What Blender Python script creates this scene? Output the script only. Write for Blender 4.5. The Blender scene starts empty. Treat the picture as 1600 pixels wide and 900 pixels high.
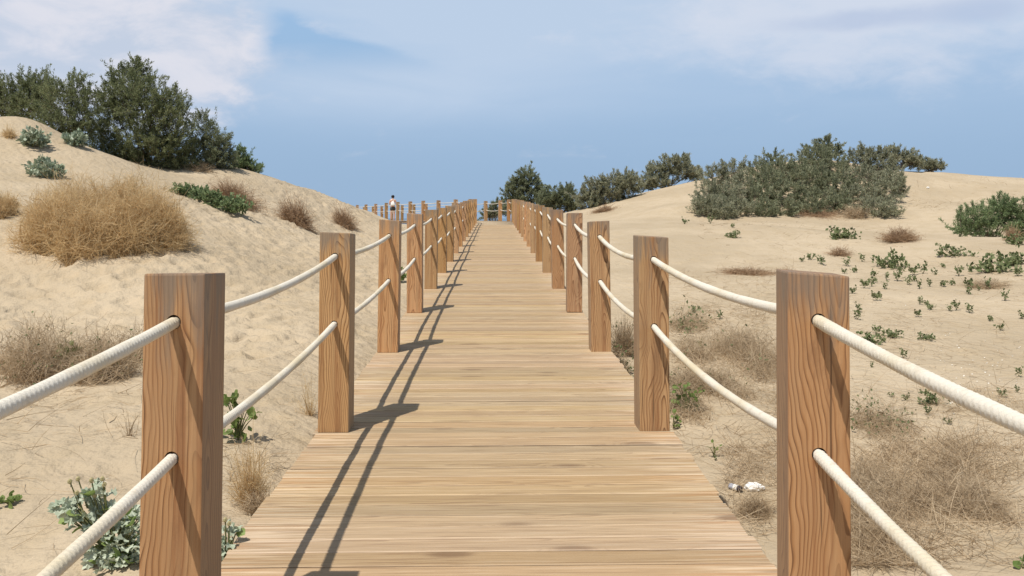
import bpy, bmesh, math, random
import numpy as np
from mathutils import Vector, Matrix, Euler

rng = np.random.default_rng(7)
random.seed(7)
R = math.radians
scene = bpy.context.scene
COL = scene.collection

# ------------------------------------------------------------------ camera
F = 1280.0            # focal length in pixels of the 1600 px wide frame
EYE = 1.40            # eye height above the deck
PITCH = math.atan(41 / F)
YAW = math.atan(27 / F)
cam_d = bpy.data.cameras.new('camera')
cam_d.sensor_width = 36.0
cam_d.lens = F / 1600 * 36.0
cam_d.shift_y = -150 / 1600
cam_d.clip_start = 0.05
cam_d.clip_end = 60000
cam = bpy.data.objects.new('camera', cam_d)
COL.objects.link(cam)
cam.location = (0, 0, EYE)
cam.rotation_euler = (R(90) + PITCH, 0, -YAW)
scene.camera = cam
CM = cam.rotation_euler.to_matrix()

# ------------------------------------------------------------------ sun, sky, exposure
SUN_DIR = Vector((-0.36, -0.49, 1.16)).normalized()
sun_d = bpy.data.lights.new('sun', 'SUN')
sun_d.energy = 4.7
sun_d.angle = R(0.55)
sun_d.color = (1.0, 0.95, 0.87)
sun = bpy.data.objects.new('sun', sun_d)
COL.objects.link(sun)
sun.rotation_euler = (-SUN_DIR).to_track_quat('-Z', 'Y').to_euler()
scene.view_settings.view_transform = 'Standard'
scene.view_settings.look = 'None'
scene.view_settings.gamma = 1
scene.view_settings.exposure = 0.0
scene.cycles.max_bounces = 6
scene.cycles.transparent_max_bounces = 8


class NT:
    """small helper round a node tree"""
    def __init__(s, tree):
        s.t = tree
        tree.nodes.clear()

    def n(s, kind, ins=None, **props):
        nd = s.t.nodes.new(kind)
        for k, v in props.items():
            setattr(nd, k, v)
        for k, v in (ins or {}).items():
            s.put(nd.inputs[k], v)
        return nd

    def put(s, sock, v):
        if isinstance(v, bpy.types.NodeSocket):
            s.t.links.new(v, sock)
        elif v is not None:
            sock.default_value = v

    def m(s, op, a, b=None, c=None, clamp=False):
        nd = s.n('ShaderNodeMath', operation=op, use_clamp=clamp)
        s.put(nd.inputs[0], a)
        if b is not None: s.put(nd.inputs[1], b)
        if c is not None: s.put(nd.inputs[2], c)
        return nd.outputs[0]

    def comb(s, x, y, z):
        return s.n('ShaderNodeCombineXYZ', {0: x, 1: y, 2: z}).outputs[0]

    def sep(s, v):
        o = s.n('ShaderNodeSeparateXYZ', {0: v}).outputs
        return o[0], o[1], o[2]

    def noise(s, vec, scale=1.0, detail=2.0, rough=0.5, dist=0.0):
        return s.n('ShaderNodeTexNoise', {'Vector': vec, 'Scale': scale, 'Detail': detail, 'Roughness': rough, 'Distortion': dist}).outputs[0]

    def mix(s, f, a, b, blend='MIX'):
        nd = s.n('ShaderNodeMix', data_type='RGBA', blend_type=blend)
        s.put(nd.inputs[0], f); s.put(nd.inputs[6], a); s.put(nd.inputs[7], b)
        return nd.outputs[2]

    def sstep(s, v, lo, hi, a=0.0, b=1.0):
        nd = s.n('ShaderNodeMapRange', {0: v, 1: lo, 2: hi, 3: a, 4: b}, interpolation_type='SMOOTHSTEP')
        return nd.outputs[0]

    def lin(s, v, lo, hi, a=0.0, b=1.0):
        nd = s.n('ShaderNodeMapRange', {0: v, 1: lo, 2: hi, 3: a, 4: b})
        return nd.outputs[0]

    def ramp(s, f, stops):
        nd = s.n('ShaderNodeValToRGB', {0: f})
        e = nd.color_ramp.elements
        while len(e) < len(stops): e.new(0.5)
        for el, (p, c) in zip(e, stops):
            el.position = p; el.color = (*c, 1)
        return nd.outputs[0]


def rgb(c):
    return (*c, 1.0)


# world: Nishita sky with a procedural cloud layer in direction space
world = bpy.data.worlds.new('World')
scene.world = world
world.use_nodes = True
w = NT(world.node_tree)
SKY_STRENGTH = 0.055
nish = w.n('ShaderNodeTexSky', sky_type='NISHITA', sun_disc=False, sun_elevation=math.asin(SUN_DIR.z),
           sun_rotation=math.atan2(SUN_DIR.x, SUN_DIR.y), altitude=0.0, air_density=1.0, dust_density=1.6, ozone_density=1.5).outputs[0]
gen = w.n('ShaderNodeTexCoord').outputs['Generated']
dx, dy, dz = w.sep(gen)
az = w.m('ARCTAN2', dx, dy)
el = w.m('ARCSINE', dz)


def pdir(px, py):
    d = CM @ Vector(((px - 800) / F, (300 - py) / F, -1))
    d.normalize()
    return math.atan2(d.x, d.y), math.asin(d.z)


svec = w.comb(w.m('MULTIPLY', dx, 1.0), w.m('MULTIPLY', dy, 1.0), w.m('MULTIPLY', dz, 2.2))
n_big = w.noise(svec, 4.0, 6, 0.55, 0.25)
n_mid = w.noise(svec, 9.0, 8, 0.6, 0.4)
n_fine = w.noise(svec, 26.0, 6, 0.6, 0.3)
n_wisp = w.noise(w.comb(dx, dy, w.m('MULTIPLY', dz, 5.0)), 5.0, 6, 0.55, 0.6)


def blob(px, py, sx, sy):
    a0, e0 = pdir(px, py)
    u = w.m('MULTIPLY', w.m('SUBTRACT', az, a0), F / sx)
    v = w.m('MULTIPLY', w.m('SUBTRACT', el, e0), F / sy)
    q = w.m('ADD', w.m('MULTIPLY', u, u), w.m('MULTIPLY', v, v))
    return w.m('EXPONENT', w.m('MULTIPLY', q, -1.0))


def add(*a):
    r = a[0]
    for b in a[1:]: r = w.m('ADD', r, b)
    return r


def mul(a, b): return w.m('MULTIPLY', a, b)


# heaped white cloud low in the north west
cum = add(mul(blob(40, 60, 240, 110), 1.0), mul(blob(320, 70, 130, 85), 0.9), mul(blob(-300, 20, 350, 200), 0.8))
edge = add(mul(w.m('SUBTRACT', n_mid, 0.5), 1.9), mul(w.m('SUBTRACT', n_fine, 0.5), 0.7))
cum_m = w.sstep(add(cum, edge), 0.20, 1.15)
# thin veil over most of the upper sky, more of it higher up
veil_h = w.sstep(el, pdir(773, 300)[1], pdir(773, -60)[1])
veil_h = mul(veil_h, w.sstep(el, R(18), R(50), 1.0, 0.12))
veil = w.m('MULTIPLY', veil_h, add(0.68, mul(blob(900, 60, 300, 80), 0.3), mul(blob(680, 30, 160, 60), 0.3), mul(n_big, 0.5), mul(w.m('SUBTRACT', n_wisp, 0.5), 1.1)), clamp=True)
veil = w.m('ADD', veil, mul(mul(blob(600, 150, 260, 42), 0.5), add(0.6, mul(n_wisp, 0.8))), clamp=True)
veil = w.m('ADD', veil, mul(blob(720, 60, 150, 60), 0.15), clamp=True)
# bank of bright cloud on the right, with a greyer band on it
bank = add(mul(blob(1120, 45, 190, 75), 0.75), mul(blob(1380, 70, 200, 75), 0.75), mul(blob(1360, 5, 130, 28), 0.6), mul(blob(1800, -40, 300, 120), 0.6))
bank_m = w.sstep(add(bank, mul(edge, 0.8)), 0.25, 1.2)
grey = w.sstep(add(mul(blob(1330, 32, 150, 20), 1.0), mul(blob(1540, 18, 70, 26), 0.8), mul(edge, 0.5)), 0.35, 1.0)
# clear gap of blue
a1, e1 = pdir(415, 8)
a2, e2 = pdir(690, 102)
a3, e3 = pdir(400, 105)
aw = w.m('ADD', az, add(mul(w.m('SUBTRACT', n_mid, 0.5), 0.06), mul(w.m('SUBTRACT', n_fine, 0.5), 0.03)))
ew = w.m('ADD', el, mul(w.m('SUBTRACT', n_wisp, 0.5), 0.02))


def side(p, q, soft):
    # signed distance (radians) to the line p->q, positive on its left
    L = math.hypot(q[0] - p[0], q[1] - p[1])
    nx, ny = -(q[1] - p[1]) / L, (q[0] - p[0]) / L
    d = add(mul(w.m('SUBTRACT', aw, p[0]), nx), mul(w.m('SUBTRACT', ew, p[1]), ny))
    return w.sstep(d, -soft * 0.4, soft)


A, B, C = (a1, e1), (a2, e2), (a3, e3)
gap = mul(mul(side(B, A, 0.010), side(A, C, 0.025)), side(C, B, 0.03))
general = w.sstep(add(n_big, mul(w.m('SUBTRACT', n_fine, 0.5), 0.3)), 0.5, 0.75)
behind = w.sstep(w.m('ABSOLUTE', az), R(45), R(80))
S = 1.0 / SKY_STRENGTH
# hazy air: the low sky over the sea is a soft blue
haze_t = w.sstep(el, R(12.0), R(42.0), 1.0, 0.08)
haze_c = w.mix(w.sstep(el, R(0.0), R(17.0)), rgb((0.325 * S, 0.468 * S, 0.655 * S)), rgb((0.335 * S, 0.520 * S, 0.765 * S)))
c0 = w.mix(haze_t, nish, haze_c)
c1 = w.mix(w.m('MULTIPLY', veil, w.m('SUBTRACT', 1.0, gap), clamp=True), c0, rgb((0.505 * S, 0.625 * S, 0.795 * S)))
c2 = w.mix(mul(bank_m, 0.72), c1, rgb((0.69 * S, 0.735 * S, 0.84 * S)))
c3 = w.mix(mul(grey, 0.55), c2, rgb((0.42 * S, 0.52 * S, 0.72 * S)))
c4 = w.mix(mul(mul(cum_m, w.m('SUBTRACT', 1.0, gap)), 0.9), c3, w.mix(w.sstep(n_mid, 0.35, 0.62), rgb((0.56 * S, 0.63 * S, 0.76 * S)), rgb((0.76 * S, 0.76 * S, 0.83 * S))))
c5 = w.mix(mul(mul(general, behind), 0.4), c4, rgb((0.70 * S, 0.73 * S, 0.82 * S)))
bg = w.n('ShaderNodeBackground', {0: c5, 1: SKY_STRENGTH})
w.t.links.new(bg.outputs[0], w.n('ShaderNodeOutputWorld').inputs[0])


# ------------------------------------------------------------------ helpers
def ray(px, py):
    return CM @ Vector(((px - 800) / F, (300 - py) / F, -1))


def P(px, py, Y):
    d = ray(px, py)
    k = Y / d.y
    return (d.x * k, Y, EYE + d.z * k)


def mesh_np(name, V, quads=None, tris=None):
    me = bpy.data.meshes.new(name)
    V = np.asarray(V, dtype=np.float32).reshape(-1, 3)
    q = np.zeros((0, 4), np.int32) if quads is None else np.asarray(quads, np.int32).reshape(-1, 4)
    t = np.zeros((0, 3), np.int32) if tris is None else np.asarray(tris, np.int32).reshape(-1, 3)
    nl = q.size + t.size
    me.vertices.add(len(V)); me.vertices.foreach_set('co', V.ravel())
    me.loops.add(nl); me.loops.foreach_set('vertex_index', np.concatenate([q.ravel(), t.ravel()]))
    me.polygons.add(len(q) + len(t))
    st = np.concatenate([np.arange(len(q)) * 4, q.size + np.arange(len(t)) * 3]).astype(np.int32)
    me.polygons.foreach_set('loop_start', st)
    me.update(calc_edges=True)
    me.validate()
    return me


def smooth(me):
    me.polygons.foreach_set('use_smooth', np.ones(len(me.polygons), bool))


def link(name, me, mat=None, parent=None, loc=None):
    o = bpy.data.objects.new(name, me)
    COL.objects.link(o)
    if mat and me and not me.materials: me.materials.append(mat)
    if parent: o.parent = parent
    if loc is not None: o.location = loc
    return o


def tag(o, label=None, cat=None, group=None, kind=None):
    if label: o['label'] = label
    if cat: o['category'] = cat
    if group: o['group'] = group
    if kind: o['kind'] = kind
    return o


def thing(name, loc, label, cat, group=None):
    o = bpy.data.objects.new(name, None)
    o.empty_display_size = 0.1
    COL.objects.link(o)
    o.location = loc
    return tag(o, label, cat, group)


def bm_mesh(name, bm, recalc=True):
    if recalc: bmesh.ops.recalc_face_normals(bm, faces=bm.faces)
    me = bpy.data.meshes.new(name)
    bm.to_mesh(me); bm.free()
    return me


class Geo:
    """collects numpy quads and triangles"""
    def __init__(s):
        s.V, s.Q, s.T, s.k = [], [], [], 0

    def add(s, V, Q=None, T=None):
        V = np.asarray(V, float).reshape(-1, 3)
        s.V.append(V)
        if Q is not None: s.Q.append(np.asarray(Q, int).reshape(-1, 4) + s.k)
        if T is not None: s.T.append(np.asarray(T, int).reshape(-1, 3) + s.k)
        s.k += len(V)

    def mesh(s, name, origin=(0, 0, 0)):
        V = np.concatenate(s.V) - np.asarray(origin)
        Q = np.concatenate(s.Q) if s.Q else None
        T = np.concatenate(s.T) if s.T else None
        return mesh_np(name, V, Q, T)


def unit(v):
    return v / np.maximum(np.linalg.norm(v, axis=-1, keepdims=True), 1e-9)


def rdir(n):
    return unit(rng.normal(size=(n, 3)))


def leaves(g, Pn, D, L, W, fold=0.15, face=0.9):
    """diamond leaves, one quad each: base, side, tip, side"""
    n = len(Pn)
    L = np.broadcast_to(L, (n,))[:, None]; W = np.broadcast_to(W, (n,))[:, None]
    s = unit(np.cross(D, rdir(n) + np.array([-0.25, -0.45, 0.8]) * face))
    up = np.cross(s, D)
    mid = Pn + D * L * 0.5 - up * L * fold
    V = np.stack([Pn, mid + s * W * 0.5, Pn + D * L, mid - s * W * 0.5], 1)
    i = np.arange(n) * 4
    g.add(V.reshape(-1, 3), np.stack([i, i + 1, i + 2, i + 3], 1))


def ribbons(g, P0, D, L, W, C=None, nseg=3, taper=0.3):
    """thin curved blades / twigs: flat strips"""
    n = len(P0)
    L = np.broadcast_to(L, (n,))[:, None]; W = np.broadcast_to(W, (n,))[:, None]
    C = np.zeros((n, 3)) if C is None else C
    s = unit(np.cross(D, rdir(n)))
    rows = []
    for k in range(nseg + 1):
        t = k / nseg
        c = P0 + D * L * t + C * t * t
        ww = W * (1 - (1 - taper) * t) * 0.5
        rows += [c - s * ww, c + s * ww]
    V = np.stack(rows, 1)
    i = (np.arange(n) * (2 * nseg + 2))[:, None]
    q = np.concatenate([np.stack([i + 2 * k, i + 2 * k + 1, i + 2 * k + 3, i + 2 * k + 2], 2) for k in range(nseg)], 1)
    g.add(V.reshape(-1, 3), q.reshape(-1, 4))


def tube(g, pts, rad, sides=6):
    pts = np.asarray(pts, float); n = len(pts)
    rad = np.broadcast_to(rad, (n,))
    t = unit(np.gradient(pts, axis=0))
    ref = np.array([0, 0, 1.0]) if abs(t[0][2]) < 0.9 else np.array([1.0, 0, 0])
    a = unit(np.cross(t, ref)); b = np.cross(t, a)
    th = np.arange(sides) * 2 * math.pi / sides
    V = pts[:, None, :] + rad[:, None, None] * (np.cos(th)[None, :, None] * a[:, None, :] + np.sin(th)[None, :, None] * b[:, None, :])
    Q = []
    for i in range(n - 1):
        for j in range(sides):
            k = (j + 1) % sides
            Q.append((i * sides + j, i * sides + k, (i + 1) * sides + k, (i + 1) * sides + j))
    base = n * sides
    V = np.concatenate([V.reshape(-1, 3), pts[-1:] + t[-1:] * rad[-1] * 0.3, pts[:1]])
    T = [((n - 1) * sides + j, (n - 1) * sides + (j + 1) % sides, base) for j in range(sides)]
    T += [((j + 1) % sides, j, base + 1) for j in range(sides)]
    g.add(V, Q, T)


# ------------------------------------------------------------------ materials
def new_mat(name):
    m = bpy.data.materials.new(name)
    m.use_nodes = True
    return m, NT(m.node_tree)


def finish(t, col, rough=0.8, bump=None, bstr=0.3, bdist=0.01, spec=0.3, transl=0.0, tcol=None):
    p = t.n('ShaderNodeBsdfPrincipled')
    t.put(p.inputs['Base Color'], col)
    t.put(p.inputs['Roughness'], rough)
    p.inputs['Specular IOR Level'].default_value = spec
    if bump is not None:
        b = t.n('ShaderNodeBump', {'Strength': bstr, 'Distance': bdist, 'Height': bump})
        t.put(p.inputs['Normal'], b.outputs[0])
    out = p.outputs[0]
    if transl:
        tr = t.n('ShaderNodeBsdfTranslucent')
        t.put(tr.inputs[0], tcol if tcol is not None else col)
        ms = t.n('ShaderNodeMixShader', {0: transl})
        t.t.links.new(out, ms.inputs[1]); t.t.links.new(tr.outputs[0], ms.inputs[2])
        out = ms.outputs[0]
    t.t.links.new(out, t.n('ShaderNodeOutputMaterial').inputs[0])


def leaf_mat(name, cols, transl=0.3, rough=0.6, jitter=None):
    """cols: list of (pos, colour) picked at random for each leaf"""
    m, t = new_mat(name)
    r = t.n('ShaderNodeNewGeometry').outputs['Random Per Island']
    pos = t.n('ShaderNodeNewGeometry').outputs['Position']
    nz = t.noise(pos, jitter or 2.5, 3)
    f = t.m('ADD', t.m('MULTIPLY', r, 0.6), t.m('MULTIPLY', t.m('SUBTRACT', nz, 0.28), 0.9), clamp=True)
    c = t.ramp(f, cols)
    finish(t, c, rough, spec=0.25, transl=transl)
    return m


def wood_mat(name, axis, early, mid, late, ring=0.009, warp=0.05, knot_amt=1.0, post=False, weather=0.25, grey=(0.30, 0.25, 0.19), ends=False, tilt=0.08, bs=0.35, side_grey=0.0):
    m, t = new_mat(name)
    oc = t.n('ShaderNodeTexCoord').outputs['Object']
    rnd = t.n('ShaderNodeObjectInfo').outputs['Random']
    x, y, z = t.sep(oc)
    al, p, q = (z, x, y) if axis == 'Z' else (x, y, z)

    def fr(k): return t.m('FRACT', t.m('MULTIPLY', rnd, k))
    r1, r2, r3, r4 = fr(17.31), fr(53.77), fr(91.13), fr(131.9)
    al2 = t.m('ADD', al, t.m('MULTIPLY', rnd, 57.0))
    lo = t.noise(t.comb(t.m('MULTIPLY', al2, 1.1), t.m('MULTIPLY', p, 3.0), t.m('MULTIPLY', q, 3.0)), 1.0, 3, 0.55)
    vo = t.n('ShaderNodeTexVoronoi', {'Vector': t.comb(t.m('MULTIPLY', al2, 1.6), t.m('ADD', t.m('MULTIPLY', p, 5.0), t.m('MULTIPLY', rnd, 9.0)), t.m('MULTIPLY', q, 5.0)), 'Scale': 1.0}).outputs['Distance']
    kn = t.sstep(vo, 0.34, 0.02)
    pp = t.m('ADD', p, t.m('MULTIPLY', t.m('SUBTRACT', r1, 0.5), 0.16))
    qq = t.m('ADD', t.m('ADD', q, t.m('ADD', 0.03, t.m('MULTIPLY', r2, 0.10))), t.m('MULTIPLY', al, t.m('MULTIPLY', t.m('SUBTRACT', r3, 0.5), tilt)))
    rad = t.m('SQRT', t.m('ADD', t.m('MULTIPLY', pp, pp), t.m('MULTIPLY', qq, qq)))
    rad = t.m('ADD', rad, t.m('MULTIPLY', t.m('SUBTRACT', lo, 0.5), warp))
    rad = t.m('ADD', rad, t.m('MULTIPLY', kn, 0.035 * knot_amt))
    ph = t.m('FRACT', t.m('DIVIDE', rad, ring))
    fib = t.noise(t.comb(t.m('MULTIPLY', al2, 5.0), t.m('MULTIPLY', p, 190.0), t.m('MULTIPLY', q, 190.0)), 1.0, 3, 0.6)
    streak = t.noise(t.comb(t.m('MULTIPLY', al2, 0.9), t.m('MULTIPLY', p, 26.0), t.m('MULTIPLY', q, 26.0)), 1.0, 4, 0.6)
    c = t.ramp(ph, [(0.0, early), (0.45, early), (0.72, mid), (0.90, late), (0.97, late), (1.0, mid)])
    c = t.mix(t.m('MULTIPLY', kn, 0.45 * knot_amt), c, rgb(late))
    c = t.mix(t.sstep(streak, 0.42, 0.68, 0.0, 0.45), c, rgb(mid))
    # weathering in patches and streaks
    wn = t.noise(t.comb(t.m('MULTIPLY', al2, 1.4), t.m('MULTIPLY', p, 9.0), t.m('MULTIPLY', q, 9.0)), 1.0, 5, 0.6)
    wm = t.m('MULTIPLY', t.sstep(t.m('ADD', wn, t.m('MULTIPLY', t.m('SUBTRACT', r4, 0.5), 0.3)), 0.45, 0.72), weather)
    c = t.mix(wm, c, rgb(grey))
    if ends:
        # board ends keep a fresher, streakier colour; the walked middle is evened out by sand and feet
        e = t.m('ADD', t.m('ABSOLUTE', al), t.m('MULTIPLY', t.m('SUBTRACT', t.noise(t.comb(al2, t.m('MULTIPLY', y, 20.0), rnd), 3.0, 4), 0.5), 0.7))
        em = t.sstep(e, 0.62, 0.98)
        sand_c = t.mix(r4, rgb((0.39, 0.28, 0.155)), rgb((0.47, 0.345, 0.195)))
        c = t.mix(t.m('MULTIPLY', t.m('SUBTRACT', 1.0, em), 0.52), c, sand_c)
        st2 = t.noise(t.comb(t.m('MULTIPLY', al2, 1.2), t.m('MULTIPLY', p, 60.0), 0.0), 1.0, 3, 0.6)
        c = t.mix(t.m('MULTIPLY', em, t.sstep(st2, 0.44, 0.58, 0.0, 0.8)), c, rgb((0.61, 0.475, 0.31)))
        c = t.mix(t.m('MULTIPLY', em, t.sstep(st2, 0.50, 0.36, 0.0, 0.6)), c, rgb((0.47, 0.26, 0.12)))
        ms = t.noise(t.comb(t.m('MULTIPLY', al2, 2.2), t.m('MULTIPLY', p, 75.0), rnd), 1.0, 4, 0.62)
        c = t.mix(t.sstep(ms, 0.50, 0.66, 0.0, 0.55), c, rgb((0.235, 0.15, 0.08)))
        c = t.mix(t.sstep(ms, 0.46, 0.34, 0.0, 0.40), c, rgb((0.50, 0.39, 0.255)))
        c = t.mix(t.m('MULTIPLY', t.sstep(kn, 0.35, 0.8), 0.6), c, rgb((0.16, 0.095, 0.05)))
        # worn pale arrises
        c = t.mix(t.sstep(t.m('ABSOLUTE', y), 0.051, 0.056, 0.0, 0.45), c, rgb((0.56, 0.44, 0.30)))
        # fine dark checks along the grain
        ck = t.noise(t.comb(t.m('MULTIPLY', al2, 2.6), t.m('MULTIPLY', p, 130.0), rnd), 1.0, 2, 0.5)
        c = t.mix(t.sstep(ck, 0.66, 0.74, 0.0, 0.55), c, rgb((0.17, 0.115, 0.065)))
    if post:
        fade = t.noise(t.comb(t.m('MULTIPLY', al2, 1.6), t.m('MULTIPLY', p, 12.0), t.m('MULTIPLY', q, 12.0)), 2.0, 3, 0.5)
        c = t.mix(t.sstep(fade, 0.46, 0.64, 0.0, 0.42), c, rgb((0.51, 0.29, 0.125)))
        # long bands of redder, darker and paler wood, faint grain in places, drying checks and a grey top
        bnd = t.noise(t.comb(t.m('MULTIPLY', al2, 0.7), t.m('MULTIPLY', p, 24.0), t.m('MULTIPLY', q, 24.0)), 1.0, 3, 0.55)
        c = t.mix(t.sstep(bnd, 0.50, 0.64, 0.0, 0.62), c, rgb((0.32, 0.145, 0.055)))
        bn2 = t.noise(t.comb(t.m('MULTIPLY', al2, 0.9), t.m('ADD', t.m('MULTIPLY', p, 17.0), 7.7), t.m('MULTIPLY', q, 17.0)), 1.0, 3, 0.55)
        c = t.mix(t.sstep(bn2, 0.52, 0.66, 0.0, 0.6), c, rgb((0.54, 0.335, 0.155)))
        blt = t.noise(t.comb(t.m('MULTIPLY', al2, 3.2), t.m('MULTIPLY', p, 10.0), t.m('MULTIPLY', q, 10.0)), 1.0, 5, 0.65)
        c = t.mix(t.sstep(blt, 0.54, 0.70, 0.0, 0.5), c, rgb((0.245, 0.13, 0.06)))
        ck = t.noise(t.comb(t.m('MULTIPLY', al2, 1.3), t.m('MULTIPLY', p, 75.0), t.m('MULTIPLY', q, 75.0)), 1.0, 2, 0.5)
        c = t.mix(t.sstep(ck, 0.67, 0.72, 0.0, 0.75), c, rgb((0.10, 0.055, 0.028)))
        topn = t.noise(t.comb(t.m('MULTIPLY', al2, 3.0), t.m('MULTIPLY', p, 22.0), t.m('MULTIPLY', q, 22.0)), 1.0, 3, 0.6)
        tm = t.sstep(t.m('ADD', z, t.m('MULTIPLY', t.m('SUBTRACT', topn, 0.5), 0.9)), 0.98, 1.22)
        c = t.mix(t.m('MULTIPLY', tm, 0.75), c, rgb((0.24, 0.20, 0.155)))
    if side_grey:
        # faces towards and away from the path are mixed towards grey
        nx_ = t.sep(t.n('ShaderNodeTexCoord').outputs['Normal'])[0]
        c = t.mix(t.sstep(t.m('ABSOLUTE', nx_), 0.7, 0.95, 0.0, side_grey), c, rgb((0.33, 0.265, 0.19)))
    hsv = t.n('ShaderNodeHueSaturation', {'Hue': t.m('ADD', 0.492 if post else 0.4915, t.m('MULTIPLY', r2, 0.014 if post else 0.010)), 'Saturation': t.lin(r3, 0, 1, 0.90, 1.06), 'Value': t.lin(r1, 0, 1, 0.78 if post else 0.86, 1.08 if post else 1.12), 'Color': c})
    c = hsv.outputs[0]
    c = t.mix(0.5, c, t.mix(fib, rgb((0.55, 0.55, 0.55)), rgb((1.25, 1.25, 1.25))), 'MULTIPLY') if False else t.mix(t.lin(fib, 0.3, 0.7, 0.22, 0.0), c, rgb(tuple(v * 0.5 for v in mid)))
    h = t.m('ADD', t.m('MULTIPLY', ph, 0.35), t.m('ADD', fib, t.m('MULTIPLY', streak, 0.8)))
    finish(t, c, 0.72, h, bs, 0.004, spec=0.25)
    return m


M = {}
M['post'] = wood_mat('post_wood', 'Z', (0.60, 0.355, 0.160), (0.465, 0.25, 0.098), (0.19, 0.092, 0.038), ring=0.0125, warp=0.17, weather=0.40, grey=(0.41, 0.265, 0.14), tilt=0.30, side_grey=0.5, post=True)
M['plank'] = wood_mat('plank_wood', 'X', (0.47, 0.34, 0.18), (0.375, 0.25, 0.12), (0.22, 0.135, 0.068), ring=0.009, warp=0.05, weather=0.40, grey=(0.36, 0.28, 0.175), ends=True, tilt=0.05, bs=0.5)
M['beam'] = wood_mat('beam_wood', 'X', (0.40, 0.28, 0.16), (0.30, 0.19, 0.10), (0.18, 0.10, 0.05), weather=0.5)

# sand
m, t = new_mat('sand'); M['sand'] = m
pos = t.n('ShaderNodeNewGeometry').outputs['Position']
big = t.noise(pos, 0.35, 4, 0.55)
med = t.noise(pos, 2.2, 5, 0.6, 0.3)
fine = t.noise(pos, 160.0, 2, 0.6)
speck = t.noise(pos, 45.0, 3, 0.65)
c = t.mix(t.sstep(big, 0.35, 0.65), rgb((0.415, 0.333, 0.228)), rgb((0.50, 0.406, 0.285)))
c = t.mix(t.sstep(med, 0.42, 0.72, 0.0, 0.5), c, rgb((0.40, 0.31, 0.195)))
c = t.mix(t.sstep(fine, 0.35, 0.7, 0.0, 0.25), c, rgb((0.33, 0.255, 0.165)))
c = t.mix(t.sstep(speck, 0.66, 0.74, 0.0, 0.45), c, rgb((0.26, 0.185, 0.11)))
sx, sy, sz = t.sep(pos)
rip = t.n('ShaderNodeTexWave', {'Vector': t.comb(sx, t.m('MULTIPLY', sy, 1.0), 0.0), 'Scale': 2.6, 'Distortion': 7.0, 'Detail': 3.0, 'Detail Scale': 1.2}, wave_type='BANDS', bands_direction='DIAGONAL').outputs['Fac']
lump = t.noise(pos, 5.5, 4, 0.55)
hgt = t.m('ADD', t.m('MULTIPLY', lump, 1.0), t.m('ADD', t.m('MULTIPLY', rip, 0.10), t.m('ADD', t.m('MULTIPLY', speck, 0.10), t.m('MULTIPLY', t.noise(pos, 18.0, 3), 0.28))))
finish(t, c, 0.95, hgt, 0.95, 0.055, spec=0.1)

# sea
m, t = new_mat('sea_water'); M['sea'] = m
pos = t.n('ShaderNodeNewGeometry').outputs['Position']
nz = t.noise(pos, 0.25, 4)
finish(t, rgb((0.035, 0.09, 0.14)), 0.25, nz, 0.6, 0.4, spec=0.5)

# rope
m, t = new_mat('rope_fibre'); M['rope'] = m
oc = t.n('ShaderNodeTexCoord').outputs['Object']
fz = t.noise(oc, 420.0, 3, 0.6)
dirt = t.noise(oc, 2.3, 5, 0.6)
dirt2 = t.noise(oc, 30.0, 3, 0.6)
c = t.mix(t.sstep(dirt, 0.42, 0.70), rgb((0.66, 0.61, 0.52)), rgb((0.58, 0.50, 0.35)))
c = t.mix(t.sstep(dirt2, 0.52, 0.75, 0.0, 0.4), c, rgb((0.45, 0.37, 0.26)))
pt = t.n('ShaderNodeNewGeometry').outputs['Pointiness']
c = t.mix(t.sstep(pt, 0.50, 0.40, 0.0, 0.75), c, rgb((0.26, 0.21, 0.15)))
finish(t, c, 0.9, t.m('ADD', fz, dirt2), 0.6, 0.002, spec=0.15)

m, t = new_mat('hole_shadow_wood'); M['hole'] = m
finish(t, rgb((0.10, 0.055, 0.025)), 0.9)

M['tamarisk'] = leaf_mat('tamarisk_green', [(0.0, (0.105, 0.125, 0.062)), (0.4, (0.19, 0.215, 0.105)), (0.75, (0.275, 0.295, 0.15)), (1.0, (0.38, 0.38, 0.21))], 0.46, 0.7, 1.6)
M['tamarisk_grey'] = leaf_mat('tamarisk_grey_green', [(0.0, (0.18, 0.18, 0.12)), (0.35, (0.285, 0.295, 0.19)), (0.7, (0.38, 0.38, 0.26)), (1.0, (0.50, 0.45, 0.33))], 0.45, 0.75, 1.4)
M['tamarisk_dark'] = leaf_mat('tamarisk_far_green', [(0.0, (0.13, 0.145, 0.088)), (0.4, (0.215, 0.24, 0.14)), (0.8, (0.265, 0.285, 0.17)), (1.0, (0.34, 0.34, 0.22))], 0.42, 0.7, 1.2)
M['tamarisk_olive'] = leaf_mat('tamarisk_olive', [(0.0, (0.14, 0.155, 0.09)), (0.35, (0.245, 0.262, 0.155)), (0.7, (0.33, 0.34, 0.215)), (1.0, (0.43, 0.41, 0.28))], 0.45, 0.75, 1.3)
M['bright_shrub'] = leaf_mat('fresh_green', [(0.0, (0.115, 0.16, 0.075)), (0.5, (0.21, 0.275, 0.13)), (1.0, (0.34, 0.40, 0.20))], 0.35, 0.6, 1.6)
M['holly'] = leaf_mat('sea_holly_leaf', [(0.0, (0.18, 0.235, 0.15)), (0.5, (0.34, 0.40, 0.285)), (0.85, (0.52, 0.56, 0.44)), (1.0, (0.60, 0.61, 0.49))], 0.15, 0.55, 8.0)
M['seedling'] = leaf_mat('seedling_leaf', [(0.0, (0.07, 0.10, 0.035)), (0.5, (0.15, 0.18, 0.075)), (1.0, (0.30, 0.31, 0.17))], 0.25, 0.6, 3.0)
M['broad'] = leaf_mat('broad_green_leaf', [(0.0, (0.05, 0.09, 0.022)), (0.5, (0.12, 0.19, 0.045)), (1.0, (0.25, 0.30, 0.10))], 0.35, 0.5, 14.0)
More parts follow.
